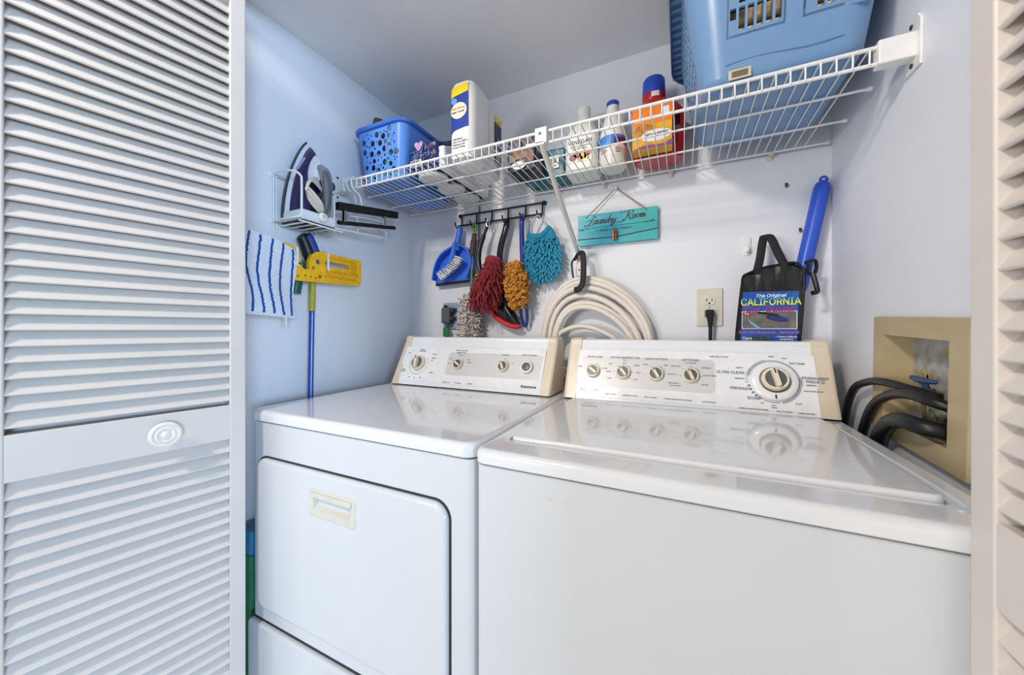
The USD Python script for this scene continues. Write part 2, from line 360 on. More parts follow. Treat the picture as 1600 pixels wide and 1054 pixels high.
obj('lid_ridge', tube(spline([(1.458, -.27, .914), (1.461, -.45, .914), (1.463, -.66, .9145), (1.461, -.705, .913), (1.450, -.716, .912)], 6), .004, 8), enamel, ws)
for x, z, r in ((.955, .848, .004), (.985, .846, .0045)):
    obj('rust_spot', frame(disc(r, .0004, 10), [x, wyf, z], X_, Z_, NY), M('pale_rust', '#d9cfc0', .4), ws, label='small pale stain on the washer front')
P, S, N = console_frame(-.250, -.174)
console_shell(.822, 1.491, -.250, -.174, -.105, .040, ws, 1.097)
obj('control_panel', frame(puck(.597, .152, .0022, .012, .001), P(1.1565, .0855, .0), X_, S, N), M('console_face', ''), ws)
obj('control_inset', frame(puck(.366, .094, .0006, .012), P(1.053, .0905, .0021), X_, S, N), cgray, ws)
PN = lambda x, s, n=0.: P(x, s, n + .0022)
for x, t in ((.9075, 52), (.9973, 38), (1.0882, 30), (1.1775, 24)): dial_knob(ws, PN, S, N, x, .0895, .0205, t)
D = (1.3655, .0855)
obj('dial_scale', [arc_band(PN, S, N, *D, .0525, .058, -75, 10), arc_band(PN, S, N, *D, .0525, .059, 105, 165), arc_band(PN, S, N, *D, .0535, .0565, 10, 105), arc_band(PN, S, N, *D, .053, .0555, -135, -80)], M('scale_gray', '#a9adb1', .4), ws)
obj('dial_skirt', frame(lathe([(.0505, 0), (.0515, .004), (.049, .010), (.043, .013), (.034, .0135), (0, .0135)], 48), PN(*D), X_, S, N), M('console_face', ''), ws)
obj('dial_ring', frame(lathe([(.0325, 0), (.0325, .003), (.029, .0045), (0, .0045)], 40), PN(*D, .0134), X_, S, N), M('brown_ring', '#6d5747', .4), ws)
dial_knob(ws, lambda x, s, n=0.: PN(x, s, n + .0175), S, N, *D, .0285, 12, name='timer_knob', h=.013)
obj('dial_pointer', frame(bx(-.0018, .0018, -.047, -.037, 0, .0006), PN(*D, .0128), X_, S, N), print_d, ws)
lt = [T('WATER LEVEL', .911, .136, .0052), T('WATER TEMPERATURE', 1.000, .136, .0056), T('WASH', 1.000, .128, .003), T('WASH OPTIONS', 1.0882, .135, .0056), T('OPTIONS', 1.178, .135, .0068), T('EXTRA RINSE', 1.178, .1265, .003),
      T('SMALL', .874, .103, .0032, 'r'), T('SUPER', .936, .100, .0032, 'l'), T('HOT', .964, .115, .0036, 'r'), T('WARM', .962, .091, .0036, 'r'), T('COLD', .966, .070, .0036, 'r'),
      T('WARM', 1.026, .113, .0036, 'l'), T('COLD', 1.033, .0915, .0036, 'l'), T('COLD', 1.026, .070, .0036, 'l'), T('AUTO', 1.000, .119, .003), T('SLOW', 1.060, .117, .0036), T('FAST', 1.115, .117, .0036),
      T('REGULAR', 1.152, .116, .0038, 'r'), T('NORMAL', 1.205, .114, .0038, 'l'), T('SHORT RINSE', 1.207, .092, .0035, 'l'), T('DELICATE', 1.143, .0915, .0035, 'r'), T('PERMANENT', 1.150, .066, .0035, 'r'), T('SECOND RINSE', 1.153, .059, .0028, 'r'), T('EXTRA', 1.203, .066, .0038, 'l'),
      T('EXTRA LARGE', .905, .0205, .003), T('HEAVY DUTY', .965, .0215, .003, st=1.2), T('QUADRA ACTION', 1.020, .021, .003, st=1.2), T('DUAL ACTION', 1.075, .0205, .003, st=1.2), T('TRIPLE DISPENSER SYSTEM', 1.145, .020, .003, st=1.2), T('ULTRA WASH', 1.220, .0195, .003, st=1.2),
      T('SPIN ONLY CYCLE', 1.247, .1475, .0036), T('HEAVY', 1.302, .1185, .0036, 'r'), T('ULTRA CLEAN', 1.304, .105, .0068, 'r'), T('NORMAL', 1.303, .089, .0036, 'r'), T('PREWASH', 1.315, .0625, .0068, 'r'), T('SOAK', 1.333, .039, .0068, 'r'),
      T('RINSE', 1.3655, .152, .003), T('SPIN', 1.392, .148, .003), T('KNIT RINSE', 1.402, .135, .004, 'l'), T('PERMANENT', 1.424, .098, .0062, 'l'), T('PRESS II', 1.431, .089, .0062, 'l'), T('NORMAL', 1.431, .080, .0036, 'l'), T('HAND WASHABLES', 1.424, .065, .003, 'l'),
      T('OFF', 1.338, .028, .003), T('FAST', 1.362, .0235, .003), T('WASH', 1.362, .018, .003), T('SLOW', 1.412, .032, .003), T('NORMAL AGITATION SPEED', 1.318, .011, .003, st=1.1), T('PULL TO START', 1.382, .010, .003), T('PUSH TO STOP', 1.425, .0095, .003)]
tk = []
for x, s, a0, a1, n in ((.9075, .0895, 20, 160, 4), (.9973, .0895, -40, 220, 7), (1.0882, .0895, 60, 120, 2), (1.1775, .0895, -50, 230, 7)): tk += tick_ring(PN, S, N, x, s, .0245, .027, a0, a1, n, .0022)
tk += tick_ring(PN, S, N, *D, .054, .061, 150, 185, 7, .0012) + tick_ring(PN, S, N, *D, .054, .061, -5, 12, 5, .0012) + tick_ring(PN, S, N, *D, .052, .058, 195, 235, 5, .005)
obj('lettering', lt, print_m, ws, smooth=False, kind='stuff'); obj('dial_ticks', tk, print_m, ws, smooth=False, kind='stuff')
obj('badge', text('Kenmore', .0078, PN(.901, .0315, .0004), X_, S, N, 'c', True, .0008, 1.1), print_d, ws, smooth=False, label='dark maker badge on the console')

# ------------------------------------------------------------------ wire shelf
sh = thing('wire_shelf', 'white vinyl-coated wire shelf spanning the closet above the machines', 'shelf')
ZD, YL = 1.663, -.410
obj('lip_rod', rod((.05, YL, ZD + .001), (1.498, YL, ZD + .001), .0040, 10), wire_m, sh)
obj('lip_rod', rod((.05, YL + .002, ZD - .029), (1.498, YL + .002, ZD - .029), .0036, 10), wire_m, sh)
for y in (-.272, -.140, -.022):
    r = .0030 if y < -.1 else .0032
    obj('support_rod', rod((.018, y, ZD - .0042), (1.530, y, ZD - .0042), r, 8), wire_m, sh)
    for x in (.020, 1.528): obj('rod_cap', move(lathe([(0, -.006), (.0042, -.0055), (.0046, 0), (.0042, .0055), (0, .006)], 10).apply_transform(trimesh.transformations.rotation_matrix(math.pi / 2, Y_)), [x, y, ZD - .0042]), white_p, sh)
k = 0
for i in range(60):
    x = .0635 + .0244 * i
    if x > 1.495: break
    obj('cross_wire', tube([(x, -.018, ZD), (x, YL - .001, ZD), (x, YL - .0035, ZD - .003), (x, YL - .002, ZD - .030)], .0017, 6), wire_m, sh)
for x0, x1, xp in ((.002, .056, 0.), (1.489, W - .002, W)):
    s = 1 if xp == 0 else -1
    body = cut(bx(x0, x1, YL - .010, YL + .016, ZD - .036, ZD + .010, .003), bx(x0 + .006, x1 - .006, YL + .002, YL + .03, ZD - .030, ZD + .004))
    plate = prism(Polygon([(-.022, -.056), (.022, -.056), (.026, -.03), (.026, .026), (-.014, .040), (-.024, .026), (-.024, -.03)]), .004)
    obj('end_bracket', [body, frame(plate, [xp + s * .0005, YL + .004, ZD], Y_, Z_, X_ * s)], white_p, sh)
    for z in (ZD + .026, ZD - .046): obj('bracket_screw', frame(lathe([(.0045, 0), (.004, .002), (0, .0028)], 12), [xp + s * .0044, YL + .006, z], Y_, Z_, X_ * s), M('dark_screw', '#4a4a4a', .4, metal=.6), sh)
bxx = .812
obj('brace_clip', [bx(bxx - .017, bxx + .017, YL - .012, YL - .0045, ZD - .034, ZD + .010, .002), bx(bxx - .044, bxx + .010, YL - .012, YL - .0045, ZD - .038, ZD - .028, .002), bx(bxx - .017, bxx + .017, YL - .012, YL + .01, ZD + .0055, ZD + .010, .002)], white_p, sh)
obj('clip_screw', frame(lathe([(.0042, 0), (.0035, .0016), (0, .002)], 14), [bxx - .002, YL - .0119, ZD - .008], X_, Z_, NY), M('dark_screw', ''), sh)
obj('brace', [rod((bxx, YL - .004, ZD - .034), (bxx + .003, -.016, 1.392), .0078, 12), bx(bxx - .008, bxx + .014, -.026, -.0005, 1.325, 1.400, .003)], M('brace_white', '#dfd9d2', .35), sh, label='white diagonal support brace')
obj('brace_screw', frame(lathe([(.004, 0), (.0035, .0016), (0, .002)], 12), [bxx + .003, -.0258, 1.348], X_, Z_, NY), M('dark_screw', ''), sh)
for x in (.722, .902, 1.123, 1.398): obj('wall_clip', [bx(x - .006, x + .006, -.030, 0, ZD - .012, ZD - .008), bx(x - .007, x + .007, -.008, 0, ZD - .022, ZD + .006, .002), rod((x, -.008, ZD - .016), (x, -.014, ZD - .016), .003)], M('clip_cream', '#d8d2c4', .4), sh)

TOP = ZD + .002          # things stand on the wires here
# ------------------------------------------------------------------ small blue basket with round holes
def taper(x0, x1, y0, y1, z0, fx, fy, z1, rc, ins=0.):
    a = rrect(x1 - x0 - 2 * ins, y1 - y0 - 2 * ins, rc, 6); b = rrect(x1 - x0 + 2 * fx - 2 * ins, y1 - y0 + 2 * fy - 2 * ins, rc * 1.25, 6); c = np.array([(x0 + x1) / 2, (y0 + y1) / 2])
    return hull(np.vstack([np.column_stack([a + c, np.full(len(a), z0)]), np.column_stack([b + c, np.full(len(b), z1)])]))
blue = M('bright_blue_plastic', '#5a93e6', .38, var=.03)
bk = thing('storage_basket', 'small bright blue plastic basket with round holes on the shelf', 'basket')
b0 = (.071, .261, -.345, -.05); bz1 = 1.862
outer, inner = taper(*b0, TOP, .026, .022, bz1, .03), taper(*b0, TOP + .004, .026, .022, bz1 + .01, .03, .0035)
holes = []; hr = random.Random(3)
def free(pt, r, done): return all((pt[0] - q[0]) ** 2 + (pt[1] - q[1]) ** 2 > (r + q[2] + .0035) ** 2 for q in done)
done = []
for r, n in ((.0105, 60), (.0085, 60), (.0045, 140), (.003, 200)):
    for _ in range(n):
        px, pz = hr.uniform(.018, .172), hr.uniform(.022, .178)
        if free((px, pz), r, done): done.append((px, pz, r))
for px, pz, r in done: holes.append(frame(disc(r, .5, 14), [b0[0] + px, -.55, TOP + pz], X_, Z_, Y_))
body = cut(cut(mani(outer), mani(inner)), *holes)
obj('basket_body', body, blue, bk, smooth=30)
rim = rrect(b0[1] - b0[0] + .058, b0[3] - b0[2] + .050, .045, 8) + np.array([(b0[0] + b0[1]) / 2, (b0[2] + b0[3]) / 2])
obj('rim', tube(np.column_stack([rim, np.full(len(rim), bz1)]), .0085, 8, True), M('blue_rim', '#3f74d0', .35), bk)
single('leather_pouch', [bx(.060, .104, -.300, -.262, TOP + .006, 1.940, .012), rot(bx(.058, .100, -.298, -.264, 1.90, 1.952, .010), 22, Y_, (.08, -.28, 1.92))], M('brown_leather', '#5e3d24', .55, var=.2, bump=.3, bs=90), 'brown leather pouch poking out of the small blue basket', 'pouch')
for (x, y, z, r, h, col, lab) in ((.155, -.29, TOP + .005, .026, .165, '#3f8f2c', 'green bottle inside the small blue basket'), (.205, -.285, TOP + .005, .021, .150, '#dfe3e8', 'white tube standing inside the small blue basket'),
                                 (.105, -.30, TOP + .005, .016, .13, '#d9b9c2', 'pink bottle at the left inside the small blue basket'), (.235, -.21, TOP + .005, .026, .15, '#2f7a3a', 'dark green can inside the small blue basket')):
    t = thing('small_bottle', lab, 'bottle')
    mm = M('basket_item_' + col[1:], col, .35)
    obj('bottle_body', move(lathe([(r * .9, 0), (r, .004), (r, h * .72), (r * .6, h * .82), (r * .45, h * .86), (r * .45, h * .88)], 18), [x, y, z]), mm, t)
    obj('bottle_cap', move(lathe([(r * .5, 0), (r * .5, h * .1), (r * .42, h * .12)], 14), [x, y, z + h * .88]), white_p, t)

# ------------------------------------------------------------------ rolls on the shelf
def roll(p, r, h, root, core=.021, mat=None, name='roll'):
    o = obj(name, move(lathe([(core, .0), (r - .006, 0), (r, .006), (r, h - .006), (r - .006, h), (core, h), (core, .004)], 30), p), mat, root)
    obj('roll_core', move(disc(core - .0005, .003, 18), [p[0], p[1], p[2] + .006]), M('core_dark', '#4a4038', .8), o, label='dark cardboard core')
    return o
paper = M('soft_paper', '#ecebe9', .8, var=.02, bump=.15, bs=200)
film = M('clear_wrap_white', '#eceef0', .25, var=.015, coat=.3)
navy = M('purple_wrap', '#26265f', .3, var=.35, vs=28)
navy2 = M('navy_wrap', '#1c2450', .3, var=.3, vs=30)
yel = M('yellow_print', '#f4d416', .35)
tp = thing('toilet_paper_pack', 'purple wrapped pack of toilet rolls leaning beside the blue basket', 'toilet paper pack')
for y in (-.278, -.168, -.058): roll((.347, y, TOP), .0535, .108, tp, core=.023, mat=paper)
def soft(x0, x1, y0, y1, z0, z1, seed, amp=.006, r=.02):
    m = bx(x0, x1, y0, y1, z0, z1, r); v, f = trimesh.remesh.subdivide_to_size(m.vertices, m.faces, .022); m = trimesh.Trimesh(v, f); m.merge_vertices()
    n = m.vertex_normals; m.vertices = m.vertices + n * ((meshkit.fbm(m.vertices * 38, 3, seed) - .5) * 2 * amp)[:, None]; return m
wrap = soft(.293, .408, -.338, -.010, TOP + .010, 1.822, 2)
wv = wrap.vertices; sl = np.clip((-.20 - wv[:, 1]) / .12, 0, 1); wv[:, 2] = np.where(wv[:, 2] > 1.72, wv[:, 2] - sl * .040 * (wv[:, 2] - 1.72) / .095, wv[:, 2]); wrap.vertices = wv
obj('wrapper', wrap, navy, tp)
wp_ = soft(.404, .430, -.330, -.015, TOP + .012, 1.806, 5, .003, .009); wv = wp_.vertices; sl = np.clip((-.20 - wv[:, 1]) / .12, 0, 1); wv[:, 2] = np.where(wv[:, 2] > 1.72, wv[:, 2] - sl * .048 * (wv[:, 2] - 1.72) / .08, wv[:, 2]); wp_.vertices = wv
wp = obj('wrapper_side', wp_, film, tp, label='clear white side of the wrapper')
obj('wrapper_flap', [soft(.310, .420, -.22, -.04, 1.812, 1.838, 9, .008, .010)], M('black_film', '#14162b', .25), tp, label='dark folded end of the wrapper')
obj('heart_badge', frame(prism(Polygon(spline([(0, -.018), (.015, -.002), (.018, .009), (.009, .014), (0, .009), (-.009, .014), (-.018, .009), (-.015, -.002)], 4, True)), .002), [.335, -.3450, 1.762], X_, Z_, NY), M('pink_print', '#c8a0d0', .4), tp)
lb = [bx(.303 + i * .0034, .303 + i * .0034 + .0010 + .0012 * (i % 3 == 0), -.3470, -.3460, 1.695, 1.713) for i in range(11)]
obj('barcode_label', bx(.299, .345, -.3460, -.338, 1.693, 1.715), white_p, tp); obj('barcode', lb, print_d, tp, smooth=False)
sq = []
for i in range(26):
    a = np.array([rng.uniform(.310, .385), rng.uniform(1.712, 1.748)]); L = rng.uniform(.006, .02); t = rng.uniform(0, 3.1)
    p = spline([(a[0], -.342, a[1]), (a[0] + L * .7 * math.cos(t), -.343, a[1] + L * .7 * math.sin(t)), (a[0] + 1.1 * L * math.cos(t + .8), -.342, a[1] + 1.1 * L * math.sin(t + .8))], 4); sq.append(tube(p, .0009, 4))
obj('printed_squiggles', sq, M('pale_print', '#a9b6ea', .4), tp, kind='stuff')

def towel_pack(x0, x1, y0, y1, z1, label, big):
    t = thing('paper_towel_pack', label, 'paper towels')
    for i, y in enumerate(np.arange(y0 + min(.062, (y1 - y0) / 2), y1 - .03, .124)): roll(((x0 + x1) / 2, y, TOP), min((x1 - x0) / 2 - .003, (y1 - y0) / 2 - .003, .058), .05, t, mat=paper)
    shape = hull(np.vstack([np.column_stack([rrect(x1 - x0 - k, y1 - y0 - k, .030 - k * .3, 6) + [(x0 + x1) / 2, (y0 + y1) / 2], np.full(28, z)]) for k, z in ((.0, TOP + .012), (0, z1 - .03), (.012, z1 - .010), (.04, z1))]))
    obj('wrapper', shape, film, t)
    return t
pt = towel_pack(.468, .562, -.362, -.238, 1.932, 'tall white pack of paper towels with blue label on the shelf', True)
# printed label follows the rounded front left corner of the pack
def wrap_label(x0, x1, y0, z_lo, z_hi, a0=None, off=.0008, rc=.030, xe=None, n=12):
    """strip of label hugging the front left corner: from the left side round the corner to xe"""
    path = [(x0 - off, y0 + rc + .02)] + [(x0 + rc - (rc + off) * math.cos(a), y0 + rc - (rc + off) * math.sin(a)) for a in np.linspace(0, math.pi / 2, n)] + [(xe, y0 - off)]
    return np.array(path)
def label_mesh(path, lo, hi, nz=1, th=.0006):
    path = np.asarray(path); s = np.concatenate([[0], np.cumsum(np.linalg.norm(np.diff(path, axis=0), axis=1))]); s /= s[-1]
    v, f = [], []
    for i, p in enumerate(path): v += [(p[0], p[1], lo(s[i])), (p[0], p[1], hi(s[i]))]
    for i in range(len(path) - 1): f += [[2 * i, 2 * i + 2, 2 * i + 3], [2 * i, 2 * i + 3, 2 * i + 1]]
    m = trimesh.Trimesh(v, f, process=False); n = m.vertex_normals
    return trimesh.Trimesh(np.vstack([m.vertices, m.vertices - n * th * .9]), np.vstack([m.faces, m.faces[:, ::-1] + len(v)]), process=False)
lp = wrap_label(.468, .562, -.362, 0, 0, xe=.5455)
obj('label_print', label_mesh(lp, lambda s: 1.740 + .034 * math.sin(s * 1.6), lambda s: 1.868 + .016 * s), M('royal_print', '#2740a0', .3, var=.1, vs=14), pt)
obj('label_band', label_mesh(lp, lambda s: 1.868 + .016 * s, lambda s: 1.902 + .010 * s), yel, pt)
ov = lambda w, h, x, z, y, d=.0006: frame(prism(Polygon([(w * math.cos(a), h * math.sin(a)) for a in np.linspace(0, 6.28, 30)[:-1]]), d), [x, y, z], X_, Z_, NY)
obj('label_oval', ov(.030, .026, .511, 1.828, -.3632), M('cream_print', '#ece0cc', .4), pt); obj('label_badge', ov(.011, .010, .494, 1.860, -.3637), M('sky_print', '#5f9be0', .4), pt)
obj('label_words', [text('Ultra Strong', .0066, [.508, -.3640, 1.836], X_, Z_, NY, bold=True)], M('orange_words', '#c08a4a', .5), pt, smooth=False)
obj('label_words', [text('Paper Towels', .0055, [.508, -.3640, 1.824], X_, Z_, NY, bold=True)] + [text(s_, .0042, [.489, -.3635, 1.738 - i * .009], X_, Z_, NY, 'l', bold=True) for i, s_ in enumerate(('6 BIG ROLLS', '110 2-PLY SHEETS', 'PER ROLL 11 IN', '66 SQ FT TOTAL'))], print_d, pt, smooth=False)
pt2 = towel_pack(.470, .562, -.233, -.150, 1.905, 'second paper towel pack with navy label behind the tall one', False)
obj('label_print', bx(.561, .5632, -.214, -.166, 1.72, 1.858), navy2, pt2); obj('label_band', bx(.561, .5634, -.214, -.166, 1.858, 1.880), yel, pt2)
obj('label_oval', frame(prism(Point(0, 0).buffer(1, 8), .0006), [.5632, -.186, 1.79], np.array([0, .012, 0]), np.array([0, 0, .022]), X_), M('sky_print', ''), pt2)
obj('label_oval', frame(prism(Point(0, 0).buffer(1, 8), .0006), [.5632, -.190, 1.745], np.array([0, .016, 0]), np.array([0, 0, .024]), X_), M('cream_print', ''), pt2)

# dark box and teal bag
bbx = thing('dark_printed_box', 'dark printed packet standing beside the paper towels on the shelf', 'packet')
obj('packet', soft(.606, .712, -.206, -.118, TOP + .004, 1.782, 12, .003, .008), M('dark_packet', '#23222f', .3, var=.5, vs=30), bbx)
obj('crimped_top', bx(.608, .710, -.172, -.158, 1.778, 1.796, .002), black_p, bbx)
for (x, z, w, h, c) in ((.640, 1.765, .022, .020, '#3d3660'), (.685, 1.755, .018, .024, '#4a2f44'), (.655, 1.725, .026, .016, '#84552c'), (.690, 1.715, .018, .02, '#673a36'), (.628, 1.715, .014, .014, '#8a7866')):
    obj('printed_patch', soft(x - w, x + w, -.2105, -.2045, z - h, z + h, 3, .001, .0025), M('patch_' + c[1:], c, .35, var=.4, vs=60), bbx)
obj('printed_oval', frame(prism(Polygon([(.026 * math.cos(a), .014 * math.sin(a)) for a in np.linspace(0, 6.28, 30)[:-1]]), .001), [.652, -.2105, 1.688], X_, Z_, NY), M('pale_oval', '#dfe6f0', .4), bbx)
obj('printed_word', text('fresh', .010, [.652, -.2117, 1.689], X_, Z_, NY, bold=True), M('navy_word', '#22418a', .4), bbx, smooth=False)
tl = thing('teal_packet', 'teal patterned packet behind the shelf brace with white label', 'packet')
obj('packet', soft(.625, .786, -.108, -.016, TOP + .004, 1.775, 21, .003, .010), M('teal_wrap', '#0f6a78', .35, var=.45, vs=45), tl)
obj('white_label', bx(.722, .764, -.1135, -.109, 1.700, 1.745, .002), white_p, tl)
obj('label_words', [text('2X', .016, [.743, -.1137, 1.725], X_, Z_, NY, bold=True), text('ULTRA', .006, [.743, -.1137, 1.709], X_, Z_, NY, bold=True)], print_d, tl, smooth=False)

# white vinegar jug, bleach bottle
milky = M('milky_plastic', '#e6e6e2', .35, var=.02, sss=.15)
jg = thing('vinegar_jug', 'white translucent jug with fruit label on the shelf', 'jug')
jx, jy = .845, -.078
sec = lambda w, d, r, z: np.column_stack([rrect(w, d, r, 6) + [jx, jy], np.full(28, z)])
obj('jug_body', loft([sec(.100, .100, .02, TOP), sec(.112, .112, .024, TOP + .008), sec(.112, .112, .024, TOP + .118), sec(.104, .104, .03, TOP + .140), sec(.072, .072, .034, TOP + .172), sec(.046, .046, .0225, TOP + .200), sec(.044, .044, .0215, TOP + .212)]), milky, jg)
obj('jug_cap', move(lathe([(.0225, 0), (.0235, .003), (.0235, .026), (.021, .029)], 28), [jx, jy, TOP + .210]), white_p, jg)
obj('front_label', bx(jx - .040, jx + .040, jy - .0575, jy - .0555, TOP + .030, TOP + .106, .0008), M('label_white', '#eceae6', .4), jg)
obj('label_words', [text('VINEGAR', .013, [jx, jy - .0576, TOP + .096], X_, Z_, NY, bold=True), text('DISTILLED WHITE', .0055, [jx, jy - .0576, TOP + .082], X_, Z_, NY, bold=True), text('ALL NATURAL', .0055, [jx, jy - .0576, TOP + .074], X_, Z_, NY, bold=True)], print_d, jg, smooth=False)
for x, z, r, c in ((-.024, .046, .013, '#7d2530'), (-.008, .054, .012, '#a03a2c'), (.010, .048, .013, '#d9b92a'), (.026, .056, .012, '#c43a22'), (.0, .040, .010, '#c7a24a'), (.024, .043, .010, '#dcc52f')):
    obj('printed_fruit', ov(r, r * .9, jx + x, TOP + z, jy - .0577, .0005), M('fruit_' + c[1:], c, .4), jg)
bl = thing('bleach_bottle', 'white bleach bottle with blue cap and blue label on the shelf', 'bottle')
cx, cy = .945, -.085
obj('bottle_body', move(lathe([(.036, 0), (.043, .006), (.0445, .014), (.0445, .100), (.041, .120), (.028, .170), (.020, .196), (.0185, .206)], 34), [cx, cy, TOP]), milky, bl)
obj('bottle_neck', move(lathe([(.0195, 0), (.0205, .003), (.0205, .018), (.019, .020)], 28), [cx, cy, TOP + .196]), white_p, bl)
obj('bottle_cap', move(lathe([(.0208, 0), (.0208, .014), (.018, .017)], 28), [cx, cy, TOP + .213]), M('blue_cap', '#2a4fc0', .35), bl)
def cyl_label(c, r, a0, a1, lo, hi, n=16): return label_mesh([(c[0] + r * math.cos(a), c[1] + r * math.sin(a)) for a in np.radians(np.linspace(a0, a1, n))], lo, hi)
C = (cx, cy)
obj('label_print', cyl_label(C, .0452, 180, 360, lambda s: TOP + .070, lambda s: TOP + .101), M('blue_print', '#3a86d8', .35, var=.2, vs=60), bl)
obj('label_print', cyl_label(C, .0452, 180, 360, lambda s: TOP + .036, lambda s: TOP + .070), M('label_white', ''), bl)
obj('label_patch', cyl_label(C, .0458, 285, 345, lambda s: TOP + .068 + .006 * s, lambda s: TOP + .092), M('plum_print', '#5a2a5e', .4), bl)
obj('label_patch', cyl_label(C, .0457, 215, 270, lambda s: TOP + .060, lambda s: TOP + .078), M('sky_print', ''), bl)
obj('label_words', [cyl_label(C, .0460, a, a + 26 + 6 * (i % 2), lambda s, z=z: TOP + z, lambda s, z=z: TOP + z + .0022, 4) for i, (a, z) in enumerate(((225, .044), (225, .049), (225, .054), (290, .042), (290, .047), (290, .052), (290, .057)))], M('red_words', '#a2483c', .5), bl, smooth=False)

# red detergent and dryer sheets
rd = thing('detergent_bottle', 'red laundry detergent bottle with blue cap behind the orange box', 'detergent bottle')
redp = M('red_plastic', '#b3161f', .28, var=.05, coat=.2)
rx, ry = 1.088, -.082
rsec = lambda w, d, z, ox=0.: np.column_stack([rrect(w, d, min(w, d) * .46, 6) + [rx + ox, ry], np.full(28, z)])
body = loft([rsec(.130, .088, TOP), rsec(.150, .100, TOP + .010), rsec(.160, .104, TOP + .05), rsec(.162, .104, TOP + .10), rsec(.150, .098, TOP + .145), rsec(.120, .086, TOP + .168), rsec(.078, .07, TOP + .182, -.012), rsec(.070, .066, TOP + .196, -.014)])
body = cut(body, frame(puck(.020, .062, .3, .0099), [rx + .054, ry - .15, TOP + .100], X_, Z_, Y_))
obj('bottle_body', body, redp, rd)
obj('bottle_collar', move(lathe([(.034, 0), (.036, .004), (.036, .022), (.033, .026)], 30), [rx - .014, ry, TOP + .192]), redp, rd)
obj('bottle_cap', move(lathe([(.035, 0), (.0355, .004), (.0335, .046), (.030, .052), (.026, .050), (0, .050)], 32), [rx - .014, ry, TOP + .216]), M('blue_cap', ''), rd)
obj('collar_badge', cyl_label((rx - .014, ry), .0366, 262, 300, lambda s: TOP + .197, lambda s: TOP + .213), M('label_white', ''), rd)
obj('front_label', frame(puck(.085, .075, .0012, .02), [rx - .012, ry - .0515, TOP + .085], X_, Z_, NY), M('dark_red', '#7a1018', .35), rd)
bxo = thing('dryer_sheet_box', 'orange and yellow dryer sheet box standing in front of the red detergent', 'box')
tilt = 6
BO = np.array([1.074, -.176, TOP + .005]); bd = .034
Y2 = np.array([0, math.sin(math.radians(tilt)), math.cos(math.radians(tilt))]); N2 = np.array([0, -math.cos(math.radians(tilt)), math.sin(math.radians(tilt))])
FB = lambda m, x, z, n=0.: frame(m, BO + X_ * x + Y2 * z + N2 * n, X_, Y2, N2)
obj('carton', FB(move(bx(-.056, .056, 0, .134, -bd, 0, .0015), [0, 0, 0]), 0, 0), M('yellow_carton', '#e2a81c', .4, var=.25, vs=30), bxo)
obj('carton_band', FB(bx(-.0562, .0562, .080, .1342, -bd - .0002, .0006), 0, 0), M('orange_carton', '#ee7d17', .4, var=.05), bxo)
obj('printed_patch', [FB(prism(Polygon(spline([(-.056, 0), (-.02, .012), (.03, .008), (.056, .018), (.056, 0)], 5)), .0005), 0, .002, .0006)], M('mauve_print', '#8a4f7c', .4), bxo)
obj('printed_patch', [FB(prism(Polygon([(.030 * math.cos(a), .018 * math.sin(a)) for a in np.linspace(0, 6.28, 24)]), .0005), -.024, .064, .0006)], M('amber_print', '#b9781c', .4, var=.4, vs=70), bxo)
obj('label_cloud', FB(prism(Polygon([(.043 * math.cos(a), .019 * math.sin(a)) for a in np.linspace(0, 6.28, 30)]), .0005), .012, .040, .0008), M('cloud_white', '#eae6dc', .4), bxo)
o_ = BO + X_ * .012 + Y2 * .042 + N2 * .0014
obj('brand_word', text('Suavitel', .013, o_, -X_, -Y2, N2, bold=True), M('navy_word', ''), bxo, smooth=False, label='upside down blue word')
obj('small_words', [text('FABRIC CONDITIONER', .004, BO + X_ * .012 + Y2 * .058 + N2 * .0014, -X_, -Y2, N2), text('80', .012, BO + X_ * -.040 + Y2 * .096 + N2 * .001, -X_, -Y2, N2, bold=True), text('SHEETS', .006, BO + X_ * -.012 + Y2 * .098 + N2 * .001, -X_, -Y2, N2), text('HOJAS', .006, BO + X_ * .016 + Y2 * .100 + N2 * .001, -X_, -Y2, N2)], M('label_white', ''), bxo, smooth=False)
obj('logo_tab', FB(bx(.028, .048, .098, .126, 0, .0012), 0, 0), M('pale_oval', ''), bxo)

# ------------------------------------------------------------------ big laundry basket with towels
lblue = M('slate_blue_plastic', '#7398c2', .34, var=.03, coat=.1)
lk = thing('laundry_basket', 'large slate blue laundry basket overhanging the right end of the shelf', 'laundry basket')
q0 = (1.196, 1.482, -.408, -.088); qz = 1.935
def sect(z, ins=0.):
    t = (z - TOP) / (qz - TOP); fx, fy = .040 * t, .055 * t
    return np.column_stack([rrect(q0[1] - q0[0] + 2 * fx - 2 * ins, q0[3] - q0[2] + 2 * fy - 2 * ins, .05 + .02 * t, 8) + [(q0[0] + q0[1]) / 2 - .004 * t, (q0[2] + q0[3]) / 2 - .004 * t], np.full(36, z)])
fb = lambda z, ins: np.column_stack([(rrect(q0[1] - q0[0] - 2 * ins, q0[3] - q0[2] - 2 * ins, .05 - ins * .6, 8)) + [(q0[0] + q0[1]) / 2, (q0[2] + q0[3]) / 2], np.full(36, z)])
outer = loft([fb(TOP, .026), fb(TOP + .003, .014), fb(TOP + .010, .005), sect(TOP + .024), sect(qz)])
inner = loft([sect(TOP + .026, .008), sect(qz + .02, .004)])
slots = []
for xc in (1.293, 1.425):
    for i in range(6):
        x = xc - .0400 + .0160 * i
        for z0_, z1_ in ((1.763, 1.806), (1.813, 1.850), (1.857, 1.890)): slots.append(bx(x - .0056, x + .0056, -.60, -.30, z0_ if i else z0_ + .022, z1_))
